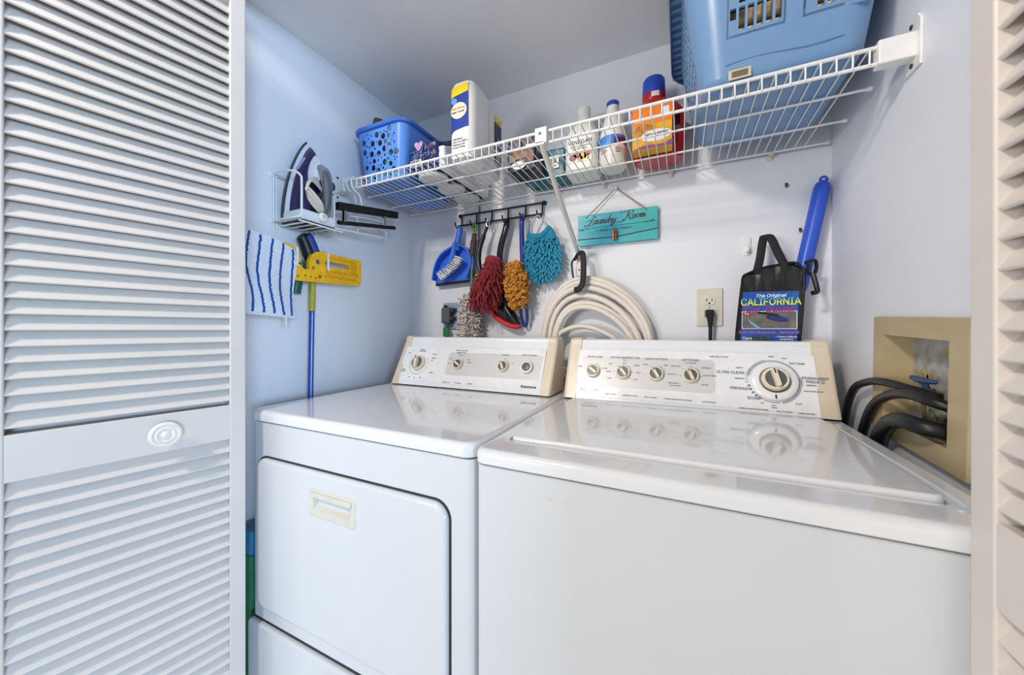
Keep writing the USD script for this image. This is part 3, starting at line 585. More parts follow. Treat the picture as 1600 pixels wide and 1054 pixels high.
for yc in (-.33, -.25, -.17):
    for j in range(6):
        for i in range(3): slots.append(bx(1.0, 1.30, yc - .024 + i * .024 - .008, yc - .024 + i * .024 + .008, 1.715 + j * .032, 1.715 + j * .032 + .022))
body = cut(cut(mani(outer), mani(inner)), *slots)
obj('basket_body', body, lblue, lk, smooth=40)
rim = sect(qz)
rr_ = [np.column_stack([rrect(.286 + .080 + 2 * g, .320 + .110 + 2 * g, .075 + g, 8) + [1.335, -.252], np.full(36, z)]) for g, z in ((-.004, qz), (-.004, qz + .004), (.024, qz + .004), (.026, qz - .014), (.0235, qz - .014), (.0225, qz + .0005), (-.004, qz))]
nR = 36; v = np.vstack(rr_[:-1]); f = []
for i in range(6):
    for j in range(nR):
        a, b, c, d = i * nR + j, i * nR + (j + 1) % nR, ((i + 1) % 6) * nR + (j + 1) % nR, ((i + 1) % 6) * nR + j; f += [[a, b, c], [a, c, d]]
rm = trimesh.Trimesh(v, np.array(f), process=False); rm.fix_normals()
obj('rim_flange', rm, lblue, lk)
for y in np.arange(-.42, -.06, .027): obj('flange_rib', bx(1.130, 1.158, y - .0012, y + .0012, qz - .012, qz + .001), lblue, lk)
for xc in (1.293, 1.425):
    fr = cut(bx(xc - .054, xc + .054, -.425, -.395, 1.750, 1.900, .002), bx(xc - .048, xc + .048, -.5, -.3, 1.757, 1.894))
    v = tm(fr); v = v.copy(); vv = v.vertices.copy(); vv[:, 1] -= (vv[:, 2] - TOP) / (qz - TOP) * .059 - .017; v.vertices = vv
    obj('vent_frame', v, lblue, lk)
st = frame(bx(-.021, .021, -.0095, .0095, 0, .0012), [1.268, q0[2] - .0035, TOP + .0175], X_, np.array([0, -.19, .98]), np.array([0, -.98, -.19]))
obj('sticker', st, M('cream_sticker', '#cfc4a8', .5), lk, label='cream sticker on the front')
obj('sticker_print', frame(bx(-.015, .015, -.006, .006, 0, .0004), [1.268, q0[2] - .0047, TOP + .0175], X_, np.array([0, -.19, .98]), np.array([0, -.98, -.19])), M('brown_print', '#6f6552', .5), lk)
obj('mould_seam', tube(np.column_stack([np.linspace(1.24, 1.44, 12), np.full(12, q0[2] - .0095), TOP + .038 + .004 * np.sin(np.linspace(0, 6, 12))]), .0008, 5), M('seam_blue', '#5f83ad', .4), lk)
tc = ['#d8cdb4', '#8d6f4e', '#e2dac6', '#b39a74', '#3d3530', '#d9d2c2']
z = TOP + .014
for i, c in enumerate(tc):
    h = (.040, .027, .037, .031, .022, .038)[i]
    single('folded_towel', soft(1.212 - i * .002, 1.474 + i * .002, -.392 - i * .0045, -.100 + i * .002, z, z + h, 30 + i, .0022, .011), M('towel_' + c[1:], c, .9, var=.25, vs=60, bump=.5, bs=120), ('%s folded towel in the large laundry basket, %s of the stack' % (('cream', 'brown', 'pale cream', 'tan', 'dark brown', 'off white')[i], ('lowest', 'second from the bottom', 'third from the bottom', 'fourth from the bottom', 'fifth from the bottom', 'topmost')[i])), 'towel', 'towels in the laundry basket')
    z += h + .005

# ------------------------------------------------------------------ left wall: iron in its wall holder
hd = thing('iron_holder', 'white wire iron and ironing board holder on the left wall', 'wall holder')
wr_ = .0026
ho = [rod((.006, -.634, 1.365), (.006, -.634, 1.612), wr_), rod((.006, -.626, 1.365), (.006, -.626, 1.612), wr_), rod((.006, -.494, 1.365), (.006, -.494, 1.612), wr_), rod((.006, -.640, 1.610), (.006, -.49, 1.610), wr_), rod((.006, -.640, 1.468), (.006, -.49, 1.468), wr_)]
obj('wall_frame', ho, wire_m, hd)
arm = spline([(.006, -.636, 1.612), (.06, -.640, 1.610), (.105, -.634, 1.604), (.118, -.622, 1.592), (.119, -.620, 1.575), (.119, -.620, 1.50), (.118, -.621, 1.474), (.105, -.634, 1.466), (.06, -.640, 1.464), (.006, -.636, 1.464)], 5)
obj('retaining_arm', tube(arm, .0034, 8), wire_m, hd)
arm2 = spline([(.006, -.470, 1.600), (.05, -.468, 1.598), (.086, -.484, 1.588), (.098, -.492, 1.565), (.098, -.492, 1.50), (.094, -.490, 1.474), (.080, -.480, 1.462), (.05, -.470, 1.460), (.006, -.470, 1.460)], 5)
obj('retaining_arm', tube(arm2, .0034, 8), wire_m, hd)
for y in (-.612, -.585, -.555, -.525): obj('base_wire', rod((.006, y, 1.456), (.122, y + .004, 1.456), .0026), wire_m, hd)
obj('base_wire', rod((.122, -.63, 1.456), (.122, -.48, 1.456), .0028), wire_m, hd)
for y in (-.602, -.494): obj('board_hook', tube(spline([(.006, y, 1.40), (.012, y, 1.395), (.045, y, 1.392), (.068, y, 1.386), (.072, y, 1.375), (.072, y, 1.335), (.070, y + .006, 1.330), (.062, y + .012, 1.329)], 5), .0036, 8), wire_m, hd, label='white hook for an ironing board')
for z in (1.610, 1.466): obj('mount_eye', frame(lathe([(.008, 0), (.008, .003), (.004, .006), (0, .006)], 14), [.0, -.640, z], Y_, Z_, X_), wire_m, hd)

ir = thing('steam_iron', 'purple and white steam iron standing nose up in the wall holder', 'iron')
def arch(wd, h, zb=0., n=26):
    pts = []
    for t in np.linspace(0, 1, n):
        pts.append((-wd * (1 - t ** 1.9) ** .86, zb + t * (h - zb)))
    return np.array(pts + [(-p[0], p[1]) for p in pts[::-1][1:]])
IY, IZ = -.543, 1.468
def ring(x, wd, h, zb, dy=0.): a = arch(wd, h, zb); return np.column_stack([np.full(len(a), x), a[:, 0] + IY + dy, a[:, 1] + IZ])
obj('soleplate', loft([ring(.012, .072, .268, .012), ring(.020, .078, .282, .004), ring(.030, .078, .284, .002)]), M('sole_gray', '#3d454c', .35, metal=.3), ir, label='dark gray soleplate')
obj('skirt', loft([ring(.0295, .074, .275, .004), ring(.036, .075, .276, .002), ring(.046, .071, .268, .002)]), M('iron_white', '#e3e4ea', .3), ir)
pur = M('iron_purple', '#2a2352', .22, var=.15, vs=30, coat=.4)
bo = obj('water_tank', loft([ring(.0455, .068, .262, .010), ring(.056, .066, .256, .010), ring(.074, .056, .236, .012), ring(.086, .040, .195, .020)]), pur, ir, label='translucent purple water tank')
obj('nose_panel', loft([ring(.056, .032, .244, .135), ring(.080, .030, .226, .135), ring(.096, .026, .206, .132), ring(.103, .018, .188, .138)]), M('iron_white', ''), ir)
obj('tank_print', frame(bx(-.004, .004, -.026, .026, 0, .001), [.070, IY - .046, IZ + .185], np.array([.45, .60, -.30]) / .81, np.array([.0, .46, .88]), np.array([.89, -.40, .2])), M('sky_print2', '#8f9bc4', .4), bo)
hp = spline([(.090, IY + .006, IZ + .178), (.112, IY + .006, IZ + .162), (.122, IY + .006, IZ + .130), (.122, IY + .006, IZ + .090), (.116, IY + .006, IZ + .050), (.100, IY + .006, IZ + .022)], 7)
obj('handle', tube(hp, np.interp(np.linspace(0, 1, len(hp)), [0, .3, .6, 1], [.020, .017, .0145, .018]), 14), M('iron_silver', '#9ba0a4', .3, metal=.5), ir, label='silver gray handle')
obj('handle_grip', tube(hp[6:-4] + [.004, -.003, 0], .0135, 12), M('grip_gray', '#565b62', .45), ir)
obj('temperature_dial', frame(lathe([(.019, 0), (.0195, .012), (.016, .020), (0, .022)], 24), [.108, IY + .010, IZ + .126], Y_, Z_, np.array([.92, .38, 0])), M('dial_blue', '#232a6b', .25, coat=.4), ir)
obj('dial_ring', frame(lathe([(.0205, 0), (.0205, .004)], 24), [.105, IY + .009, IZ + .126], Y_, Z_, np.array([.92, .38, 0])), M('red_trim', '#8a2a2a', .4), ir)
obj('heel', [bx(.010, .118, IY - .076, IY + .046, IZ - .004, IZ + .030, .009)], M('iron_white', ''), ir)
obj('heel_pad', [bx(.014, .114, IY - .072, IY + .042, IZ - .0072, IZ - .003, .002)], black_p, ir)
cord = M('cord_beige', '#d9d0c2', .6)
loops = []
for k in range(7):
    a = k * .0045
    loops.append(tube(spline([(.094 + a * .5, IY + .000, IZ + .142 - k * .006), (.104 + a, IY - .026 - a, IZ + .140 - k * .004), (.112 + a, IY - .054 - a * .8, IZ + .110 - k * .005), (.114 + a, IY - .052 - a * .6, IZ + .068 + k * .003), (.112 + a, IY - .026, IZ + .042 + k * .002), (.108, IY + .002, IZ + .030)], 5), .0038, 6))
obj('power_cord', loops, cord, ir, label='beige cord wound beside the handle')
obj('cord_joint', frame(lathe([(.015, 0), (.015, .010), (.010, .016), (.006, .016), (.006, .008), (0, .008)], 20), [.117, IY - .010, IZ + .016], Y_, Z_, X_), M('cord_white', '#eae6dc', .4), ir)

# trouser hangers
def hanger(x, y0, y1, z0, z1, two, label, hooky):
    h = thing('trouser_hanger', label, 'hanger')
    sl = (z1 - z0) / (y1 - y0); zz = lambda y: z0 + sl * (y - y0)
    if two:
        obj('clamp_bar', hull([(x + dx, y, zz(y) + dz) for y in (y0, y1) for dx in (-.008, .008) for dz in (-.013, .013)]), M('black_foam', '#0e0e10', .7), h, label='thick black clamp bar')
        obj('clamp_bar', tube([(x, y0 + .004, zz(y0) - .055), (x, y1 - .012, zz(y1) - .055)], .0072, 10), M('black_foam', ''), h)
        for y in (y0 + .03, y1 - .07): obj('clip_post', bx(x - .006, x + .006, y - .006, y + .006, zz(y) - .055, zz(y) - .01, .001), chrome, h)
        ym = (y0 + y1) / 2
        obj('wire_link', tube(spline([(x, y0 + .05, zz(y0) - .02), (x + .002, ym, zz(ym) - .030), (x, y1 - .06, zz(y1) - .048)], 5), .0022, 6), wire_m, h)
    else:
        p = [(x, y0, zz(y0)), (x, (y0 + y1) / 2, zz((y0 + y1) / 2)), (x, y1 - .02, zz(y1)), (x, y1 - .004, zz(y1) + .006), (x, y1, zz(y1) + .016), (x, y1 - .004, zz(y1) + .027), (x, y1 - .02, zz(y1) + .032), (x, (y0 + y1) / 2, zz((y0 + y1) / 2) + .034)]
        obj('hanger_wire', tube(spline(p, 5), .0042, 8), wire_m, h)
    zt = ZD + .005
    hk = [(x, hooky + .036, zz(hooky + .036) + .002), (x, hooky + .024, zt - .055), (x, hooky - .004, zt - .040), (x, hooky - .013, zt - .018), (x, hooky - .008, zt + .001), (x, hooky + .002, zt + .0035), (x, hooky + .010, zt - .004), (x, hooky + .013, zt - .018)]
    obj('hook', tube(spline(hk, 5), .0034, 8), wire_m, h)
    return h
hanger(.098, -.480, -.199, 1.548, 1.597, True, 'trouser hanger with two black bars hooked on the shelf front', YL)
hanger(.074, -.480, -.232, 1.478, 1.497, False, 'plain white wire hanger with rounded end hooked on the shelf front', YL)

# yellow mop frame, pad, pole and brush on the left wall
yl = thing('flat_mop_head', 'yellow plastic mop frame with a slot hanging on white hooks', 'mop head')
yp = [(-.672, 1.386), (-.640, 1.378), (-.612, 1.360), (-.606, 1.330), (-.604, 1.284), (-.363, 1.294), (-.357, 1.300), (-.355, 1.376), (-.361, 1.384), (-.515, 1.386), (-.532, 1.383), (-.547, 1.372), (-.555, 1.352), (-.556, 1.328), (-.560, 1.321), (-.574, 1.319), (-.583, 1.325), (-.588, 1.345), (-.592, 1.370), (-.606, 1.384), (-.632, 1.392)]
poly = Polygon(yp).buffer(.002).difference(Polygon([(-.498, 1.341), (-.406, 1.344), (-.402, 1.352), (-.406, 1.3605), (-.498, 1.361), (-.503, 1.351)]))
hl = [(-.527, 1.352, .0065), (-.543, 1.330, .0045), (-.520, 1.304, .0050), (-.571, 1.302, .003), (-.552, 1.300, .0025), (-.590, 1.336, .005), (-.596, 1.296, .003), (-.535, 1.298, .003)]
poly = poly.difference(union_all([Point(a, b).buffer(r * 1.3, 8) for a, b, r in hl]))
ym = M('yellow_plastic', '#f7bb1b', .4, var=.12, vs=70)
obj('frame_plate', frame(prism(poly, .016), [.050, 0, 0], Y_, Z_, X_), ym, yl)
dm = []
for i in range(11):
    for j, z in enumerate((1.308, 1.325)):
        y = -.500 + i * .0135 + j * .0067
        if y < -.365: dm.append(frame(lathe([(.0062, 0), (.0055, .0018), (.004, .0022), (.0032, .0008), (0, .0008)], 10), [.0658, y, z + (i % 2) * .002], Y_, Z_, X_))
for i in range(8): dm.append(frame(lathe([(.0055, 0), (.005, .0016), (.0035, .0018), (.003, .0006), (0, .0006)], 10), [.0658, -.392 + (i % 2) * .014, 1.335 + (i // 2) * .012], Y_, Z_, X_))
for i in range(9): dm.append(frame(lathe([(.005, 0), (.0045, .0014), (0, .002)], 10), [.0658, -.485 + i * .0115, 1.373], Y_, Z_, X_))
obj('dimples', dm, M('yellow_dimple', '#e0a012', .4), yl, kind='stuff')
obj('plate_rib', [frame(prism(LineString(yp[4:9]).buffer(.0022), .003), [.0658, 0, 0], Y_, Z_, X_)], ym, yl)
pd = thing('mop_pad', 'white microfiber mop pad with blue stripes on the left wall', 'mop pad')
g = np.array([[(y, z) for z in np.linspace(0, 1, 22)] for y in np.linspace(0, 1, 16)])
def padpt(u, t, x):   # u across from the near edge, t from bottom to top
    y = -.790 + u * .172 + .006 * math.sin(6 * t + 3 * u); zb = 1.180 - u * .014; zt = 1.412 - .040 * u ** 1.5
    return (x + .006 * math.sin(5 * t + 2 * u) + .004 * math.cos(9 * u), y + (.008 * math.sin(3.1 * t) if u > .9 else 0), zb + t * (zt - zb))
fr_, bk_ = [], []
nu, nv = 16, 22
v = [padpt(i / (nu - 1), j / (nv - 1), .082) for i in range(nu) for j in range(nv)] + [padpt(i / (nu - 1), j / (nv - 1), .068) for i in range(nu) for j in range(nv)]
f = []; o2 = nu * nv
for i in range(nu - 1):
    for j in range(nv - 1):
        a, b, c, d = i * nv + j, (i + 1) * nv + j, (i + 1) * nv + j + 1, i * nv + j + 1; f += [[a, b, c], [a, c, d], [o2 + a, o2 + c, o2 + b], [o2 + a, o2 + d, o2 + c]]
edge = [i * nv for i in range(nu)] + [(nu - 1) * nv + j for j in range(1, nv)] + [i * nv + nv - 1 for i in range(nu - 2, -1, -1)] + [j for j in range(nv - 2, 0, -1)]
for i, a in enumerate(edge): b = edge[(i + 1) % len(edge)]; f += [[a, o2 + a, o2 + b], [a, o2 + b, b]]
pm = trimesh.Trimesh(v, f, process=False); pm.fix_normals()
obj('pad_cloth', pm, M('microfiber_white', '#dfe6ef', .95, var=.05, vs=200, bump=.9, bs=500, sheen=.3), pd, smooth=60)
for k in range(6):
    u = .10 + .167 * k; pts = []
    for t in np.linspace(.015, .985, 60):
        q = np.array(padpt(u + .012 * math.sin(8 * t + k), t, .0825)); pts.append(q + nrng.normal(0, .0007, 3))
    obj('stripe', tube(pts, .0026 + .0007 * np.abs(np.sin(np.arange(60) * 1.9)), 6), M('stripe_blue', '#25509f', .9, var=.15, vs=300), pd, label='blue tufted stripe')
obj('bound_edge', tube([padpt(u, .0, .075) for u in np.linspace(0, 1, 30)], .006, 8), M('microfiber_white', ''), pd)
obj('edge_tag', bx(.072, .082, -.645, -.640, 1.135, 1.168, .001), white_p, pd)
po = thing('mop_pole', 'blue pole with yellow green sleeve standing between dryer and left wall', 'pole')
pa, pb_ = np.array([.036, -.525, 1.352]), np.array([.052, -.562, .004])
pl_ = lambda t: tuple(pa + (pb_ - pa) * t)
obj('pole_shaft', [rod(pl_(.10), pl_(1), .0085, 14)], M('pole_blue', '#1d4aa8', .3, var=.05), po)
obj('pole_stripe', [tube([np.array(pl_(t)) + [.0078, -.0035, 0] for t in (.125, .95)], .0016, 6)], M('pole_pale', '#b9cdea', .3), po)
obj('pole_sleeve', [rod(pl_(.043), pl_(.120), .0105, 14)], M('sleeve_green', '#a9a63e', .5, var=.1), po)
obj('pole_collar', [rod(pl_(.0), pl_(.045), .0095, 12)], black_p, po)
gr = thing('brush_grip', 'blue and black curved grip sticking up behind the yellow mop frame', 'handle')
gp = spline([(.040, -.515, 1.300), (.040, -.518, 1.345), (.040, -.528, 1.385), (.040, -.546, 1.425), (.040, -.556, 1.436)], 5)
obj('grip_core', tube(gp + [-.002, -.012, -.004], np.interp(np.linspace(0, 1, len(gp)), [0, .5, 1], [.011, .020, .016]), 12), black_p, gr)
obj('grip_shell', tube(gp + [.0, .004, 0], np.interp(np.linspace(0, 1, len(gp)), [0, .5, 1], [.011, .0195, .017]), 12), M('grip_blue', '#2c3f9e', .3, coat=.2), gr, label='blue side of the grip')
gt = thing('green_handle', 'dark green tube handle behind the yellow mop frame', 'handle')
obj('tube_body', tube([(.030, -.581, 1.247), (.032, -.574, 1.29), (.034, -.562, 1.352)], .0155, 16), M('dark_green', '#0f5648', .4), gt)
obj('tube_rim', tube([(.030, -.5815, 1.246), (.030, -.5805, 1.252)], .0168, 16), M('dark_green', ''), gt)
gb = thing('cleaning_refill', 'blue and green slim box standing in the gap left of the dryer', 'box')
obj('box_body', bx(.018, .086, -.742, -.62, .004, .503, .006), M('box_green', '#0f6a4a', .4, var=.1), gb); obj('box_top', bx(.018, .086, -.742, -.62, .503, .57, .006), M('box_teal', '#1c6f9c', .35, var=.1), gb, label='blue upper part')

# ------------------------------------------------------------------ back wall: hook rack and what hangs from it
rk = thing('hook_rack', 'black wire hook rack with six hooks on the back wall', 'hook rack')
RY = -.012; bm = M('black_iron', '#20242c', .4, metal=.3)
obj('rack_rail', rod((.279, RY, 1.623), (.672, RY, 1.623), .0038), bm, rk); obj('rack_rail', rod((.272, RY, 1.580), (.662, RY, 1.580), .0038), bm, rk)
for x in (.281, .670): obj('mount_ring', frame(lathe([(.008, 0), (.008, .010), (.003, .0105), (.003, .004), (0, .004)], 16), [x, 0, 1.623], X_, Z_, NY), bm, rk)
hooks = [.283, .358, .432, .508, .585, .656]
for x in hooks:
    obj('rack_post', rod((x + .010, RY, 1.623), (x + .008, RY, 1.578), .0036), bm, rk)
    obj('rack_hook', tube(spline([(x + .006, RY, 1.580), (x + .005, RY - .006, 1.566), (x + .002, RY - .018, 1.560), (x - .001, RY - .030, 1.570), (x - .003, RY - .034, 1.586)], 5), .0030, 7), bm, rk)

dp = thing('dustpan', 'blue dustpan hanging at the left end of the hook rack', 'dustpan')
bl2 = M('dustpan_blue', '#3a73e6', .36, var=.04)
tz = lambda z: z
pan = Polygon(spline([(.160, 1.328), (.163, 1.370), (.178, 1.420), (.205, 1.456), (.245, 1.478), (.290, 1.490), (.325, 1.480), (.352, 1.452), (.362, 1.415), (.352, 1.375), (.336, 1.334)], 5))
rimp = pan.difference(pan.buffer(-.012)).union(pan.intersection(sbox(.1, 1.31, .4, 1.342)))
obj('pan_floor', frame(prism(pan, .004), [0, -.018, 0], X_, Z_, NY), bl2, dp)
wallp = pan.difference(pan.buffer(-.006)).difference(sbox(.1, 1.30, .4, 1.345))
obj('pan_wall', frame(prism(wallp, .032), [0, -.020, 0], X_, Z_, NY), bl2, dp)
obj('rubber_lip', frame(prism(Polygon([(.166, 1.322), (.334, 1.330), (.333, 1.341), (.165, 1.333)]), .010), [0, -.0185, 0], X_, Z_, NY), black_r, dp, label='black rubber lip')
hdl = spline([(.296, -.034, 1.570), (.294, -.034, 1.545), (.290, -.036, 1.520), (.284, -.036, 1.495), (.280, -.034, 1.470)], 5)
obj('pan_handle', tube(hdl, np.interp(np.linspace(0, 1, len(hdl)), [0, .15, .6, 1], [.009, .012, .0135, .021]), 12), bl2, dp)
br = thing('hand_brush', 'blue hand brush with white bristles nested in the dustpan', 'brush')
bp = spline([(.284, -.052, 1.500), (.276, -.050, 1.465), (.262, -.048, 1.425), (.238, -.046, 1.392), (.206, -.044, 1.368)], 6)
obj('brush_back', tube(bp, np.interp(np.linspace(0, 1, len(bp)), [0, .25, .5, 1], [.009, .012, .016, .013]), 12), bl2, br)
bs_ = []
for i in range(13):
    t = i / 12; c = np.array([.306 - .100 * t ** 1.25, -.056, 1.432 - .072 * t ** .85]); d = np.array([.032 - .004 * t, -.008, -.014 - .012 * t])
    for k in range(7):
        a = c + [0, (k - 3) * .003, 0] + nrng.normal(0, .0008, 3); bs_.append(tube([a - d * .55, a + d * .62 + nrng.normal(0, .0012, 3)], [.0018, .0024], 5))
obj('bristles', bs_, M('bristle_white', '#e4e2dc', .7), br, kind='stuff', label='white bristles')

bt = thing('bottle_brush', 'slim bottle brush with brown handle and green loop on the rack', 'brush')
obj('brush_handle', tube(spline([(.371, -.036, 1.530), (.368, -.036, 1.50), (.362, -.036, 1.46), (.359, -.036, 1.436)], 4), [.0105] * 4 + [.0135] * 5 + [.0125] * 3 + [.010], 12), M('brown_grip', '#4d403b', .6), bt)
obj('hang_loop', tube(spline([(.371, -.036, 1.530), (.378, -.036, 1.555), (.371, -.036, 1.576), (.363, -.036, 1.556), (.371, -.036, 1.530)], 5), .0042, 7), M('lime_green', '#5f9c2a', .5), bt, label='green hanging loop')
obj('brush_shaft', rod((.359, -.036, 1.436), (.351, -.036, 1.26), .0042, 10), chrome, bt)
obj('brush_ferrule', rod((.351, -.036, 1.275), (.350, -.036, 1.248), .009, 12), M('ochre', '#a5832e', .5), bt)

def strands(n, path, rad, length, thick, droop, seed, sides=5, curl=.25, flare=.25, rnd=.0):
    r = np.random.RandomState(seed); path = np.asarray(path); out = []
    for _ in range(n):
        t = r.rand() * (len(path) - 1); i = min(int(t), len(path) - 2); p = path[i] + (path[i + 1] - path[i]) * (t - i)
        R = np.interp(t / (len(path) - 1), np.linspace(0, 1, len(rad)), rad); a = r.rand() * 2 * np.pi
        d = np.array([math.cos(a), math.sin(a), r.normal(0, .25)]); d /= np.linalg.norm(d)
        q0_ = p + d * R * .45; q1 = p + d * R * (.78 + flare * r.rand())
        w = np.array([d[0] * .3, d[1] * .3, -droop]) + r.normal(0, rnd, 3); w /= max(np.linalg.norm(w), 1e-6)
        q2 = q1 + w * length * (.6 + .6 * r.rand()) + r.normal(0, curl * length * .3, 3)
        for q in (q0_, q1, q2): q[1] = min(q[1], -.005)
        out.append(tube(spline([q0_, q1, (q1 + q2) / 2 + r.normal(0, curl * .01, 3) * [1, 1, 0], q2], 3), thick * (.8 + .4 * r.rand()) * np.array([1, 1, 1, 1, 1, 1, .95, .9, .85, .6]), sides))
    return out
gd = thing('gray_duster', 'fluffy pale gray duster head hanging behind the dryer console', 'duster')
obj('duster_core', tube([(.351, -.050, 1.262), (.354, -.050, 1.20), (.356, -.050, 1.06)], [.012, .030, .033], 12), M('duster_gray', '#d3cbc5', .95, var=.15, vs=150), gd)
obj('duster_fluff', strands(900, [(.351, -.050, 1.262), (.354, -.051, 1.21), (.355, -.051, 1.14), (.356, -.051, 1.06)], [.020, .040, .043, .043], .016, .0030, .3, 11, curl=.9, rnd=.9), M('duster_gray', ''), gd, kind='stuff')
du = thing('red_duster', 'dark red fringed car duster with black handle on the rack', 'duster')
obj('duster_handle', tube(spline([(.440, -.050, 1.548), (.424, -.052, 1.510), (.412, -.062, 1.460), (.412, -.072, 1.410), (.424, -.078, 1.36)], 5), [.0062] * 5 + [.0095] * 8 + [.0105] * 8, 10), black_r, du, label='black ridged handle')
obj('hang_clip', tube(spline([(.440, -.046, 1.545), (.448, -.046, 1.560), (.442, -.046, 1.574), (.433, -.046, 1.562), (.440, -.046, 1.545)], 5), .003, 7), chrome, du)
redf = M('duster_red', '#8a1524', .9, var=.3, vs=120, sheen=.3)
obj('duster_core', tube(spline([(.484, -.080, 1.418), (.472, -.082, 1.36), (.454, -.082, 1.30), (.430, -.080, 1.235)], 4), [.016] + [.030] * 11 + [.020], 12), redf, du)
obj('duster_fringe', strands(620, [(.484, -.082, 1.410), (.476, -.084, 1.36), (.460, -.084, 1.305), (.436, -.082, 1.25)], [.024, .038, .045, .040], .052, .0029, 1.2, 5, curl=.45, rnd=.18), redf, du, kind='stuff')
dh_ = thing('wiper_brush', 'long black curved car brush with red trimmed head on the rack', 'brush')
obj('brush_handle', tube(spline([(.522, -0.030, 1.572), (.516, -0.034, 1.530), (.500, -0.038, 1.475), (.492, -0.040, 1.420), (.500, -0.039, 1.360), (.512, -0.038, 1.280), (.520, -0.036, 1.20)], 6), np.interp(np.linspace(0, 1, 37), [0, .1, .4, .8, 1], [.008, .013, .013, .013, .020]), 12), M('gloss_black', '#0f0f12', .15, coat=.5), dh_)
obj('head_body', hull(np.vstack([trimesh.creation.icosphere(1, r).vertices + c for c, r in (((.520, -0.034, 1.215), .022), ((.470, -0.036, 1.200), .008), ((.565, -0.034, 1.152), .012), ((.515, -0.034, 1.170), .012))])), M('gloss_black', ''), dh_)
obj('red_trim', tube(spline([(.444, -0.042, 1.226), (.452, -0.044, 1.205), (.476, -0.046, 1.180), (.510, -0.046, 1.158), (.545, -0.044, 1.143), (.572, -0.042, 1.140), (.580, -0.040, 1.146)], 6), [.005] + [.0095] * 34 + [.007, .004], 10), M('red_foam', '#d6252f', .6), dh_, label='curved red edge of the brush head')
obj('red_strap', tube(spline([(.447, -0.044, 1.226), (.470, -0.048, 1.222), (.484, -0.048, 1.208)], 5), .006, 8), M('red_foam', ''), dh_)
od = thing('orange_duster', 'orange fluffy duster with blue handle on the rack', 'duster')
obj('duster_handle', tube(spline([(.592, -.046, 1.560), (.592, -.046, 1.50), (.594, -.046, 1.42), (.598, -.044, 1.30), (.600, -.042, 1.22)], 5), [.007] + [.0098] * 12 + [.0095] * 8, 12), M('handle_navy', '#1f2f8f', .25, coat=.3), od, label='dark blue handle')
obj('hang_eye', tube([(.592 + .009 * math.cos(a), -.046, 1.568 + .010 * math.sin(a)) for a in np.linspace(0, 6.28, 17)[:-1]], .0032, 7, True), M('handle_navy', ''), od)
obj('handle_frame', [tube(spline([(.586, -.034, 1.24), (.582, -.030, 1.19), (.590, -.028, 1.150), (.598, -.028, 1.143), (.606, -.028, 1.152), (.608, -.030, 1.19), (.604, -.034, 1.24)], 5), .0058, 8)], M('handle_navy', ''), od)
orf = M('duster_orange', '#c8881f', .9, var=.25, vs=110, sheen=.3)
obj('duster_core', tube([(.574, -.068, 1.385), (.578, -.070, 1.33), (.582, -.070, 1.27), (.588, -.068, 1.222)], [.014, .026, .026, .014], 12), orf, od)
obj('duster_fluff', strands(620, [(.574, -.070, 1.385), (.578, -.072, 1.33), (.582, -.072, 1.27), (.588, -.070, 1.222)], [.018, .036, .038, .022], .017, .0040, .5, 8, curl=.7, rnd=.7), orf, od, kind='stuff')
mt = thing('wash_mitt', 'turquoise chenille wash mitt hanging at the right end of the rack', 'mitt')
mit = Polygon(spline([(.622, 1.498), (.650, 1.490), (.676, 1.496), (.700, 1.522), (.714, 1.500), (.736, 1.450), (.744, 1.390), (.730, 1.340), (.690, 1.312), (.645, 1.318), (.616, 1.360), (.607, 1.420), (.611, 1.470)], 4, True))
tq = M('turquoise_cloth', '#1f8fb0', .9, var=.25, vs=140, sheen=.2)
mp = prism(mit, .026); 
obj('mitt_body', frame(mp, [0, -.012, 0], X_, Z_, NY), tq, mt)
obj('mitt_cuff', tube(spline([(.612, -.030, 1.497), (.650, -.034, 1.487), (.678, -.036, 1.493), (.703, -.032, 1.521)], 6), .011, 10), M('turquoise_cuff', '#2b8db4', .8, var=.1, vs=120), mt)
wm = []; r_ = np.random.RandomState(4)
inner_ = mit.buffer(.006)
gy = np.arange(1.305, 1.480, .0098)
for a, z in enumerate(gy):
    for x in np.arange(.600, .752, .0098):
        p = np.array([x + (a % 2) * .0049, z]) + r_.normal(0, .0012, 2)
        if inner_.contains(Point(*p)):
            s_ = np.array([p[0], -.036, p[1]]); e = s_ + [(p[0] - .675) * .14 + r_.normal(0, .003), -.013 + r_.normal(0, .002), -.012 + r_.normal(0, .003)]
            wm.append(tube(spline([s_, (s_ + e) / 2 + [0, -.005, .003], e], 3), np.array([.0036, .0042, .0044, .0044, .0044, .0042, .0026]), 6))
obj('chenille_tufts', wm, tq, mt, kind='stuff')
obj('mitt_strap', tube(spline([(.628, -.034, 1.497), (.634, -.040, 1.530), (.648, -.044, 1.556), (.656, -.044, 1.566), (.668, -.044, 1.556), (.690, -.040, 1.535), (.696, -.034, 1.512)], 5), .0052, 8, flat=.4), M('strap_white', '#dcdad4', .7), mt, label='white hanging strap')
fl = thing('flower_decal', 'small yellow green artificial flower behind the dustpan', 'artificial flower')
for k in range(12):
    a = k * 2.4; r = .006 + .0018 * k
    obj('petal', move(trimesh.creation.icosphere(1, .0062).apply_scale([1, .7, 1]), [.349 + r * math.cos(a) * .9, -.012 - .001 * (k % 3), 1.352 + r * math.sin(a)]), M(('petal_yellow', 'petal_green')[k % 2], ('#b8a94a', '#6f8f4a')[k % 2], .7), fl)
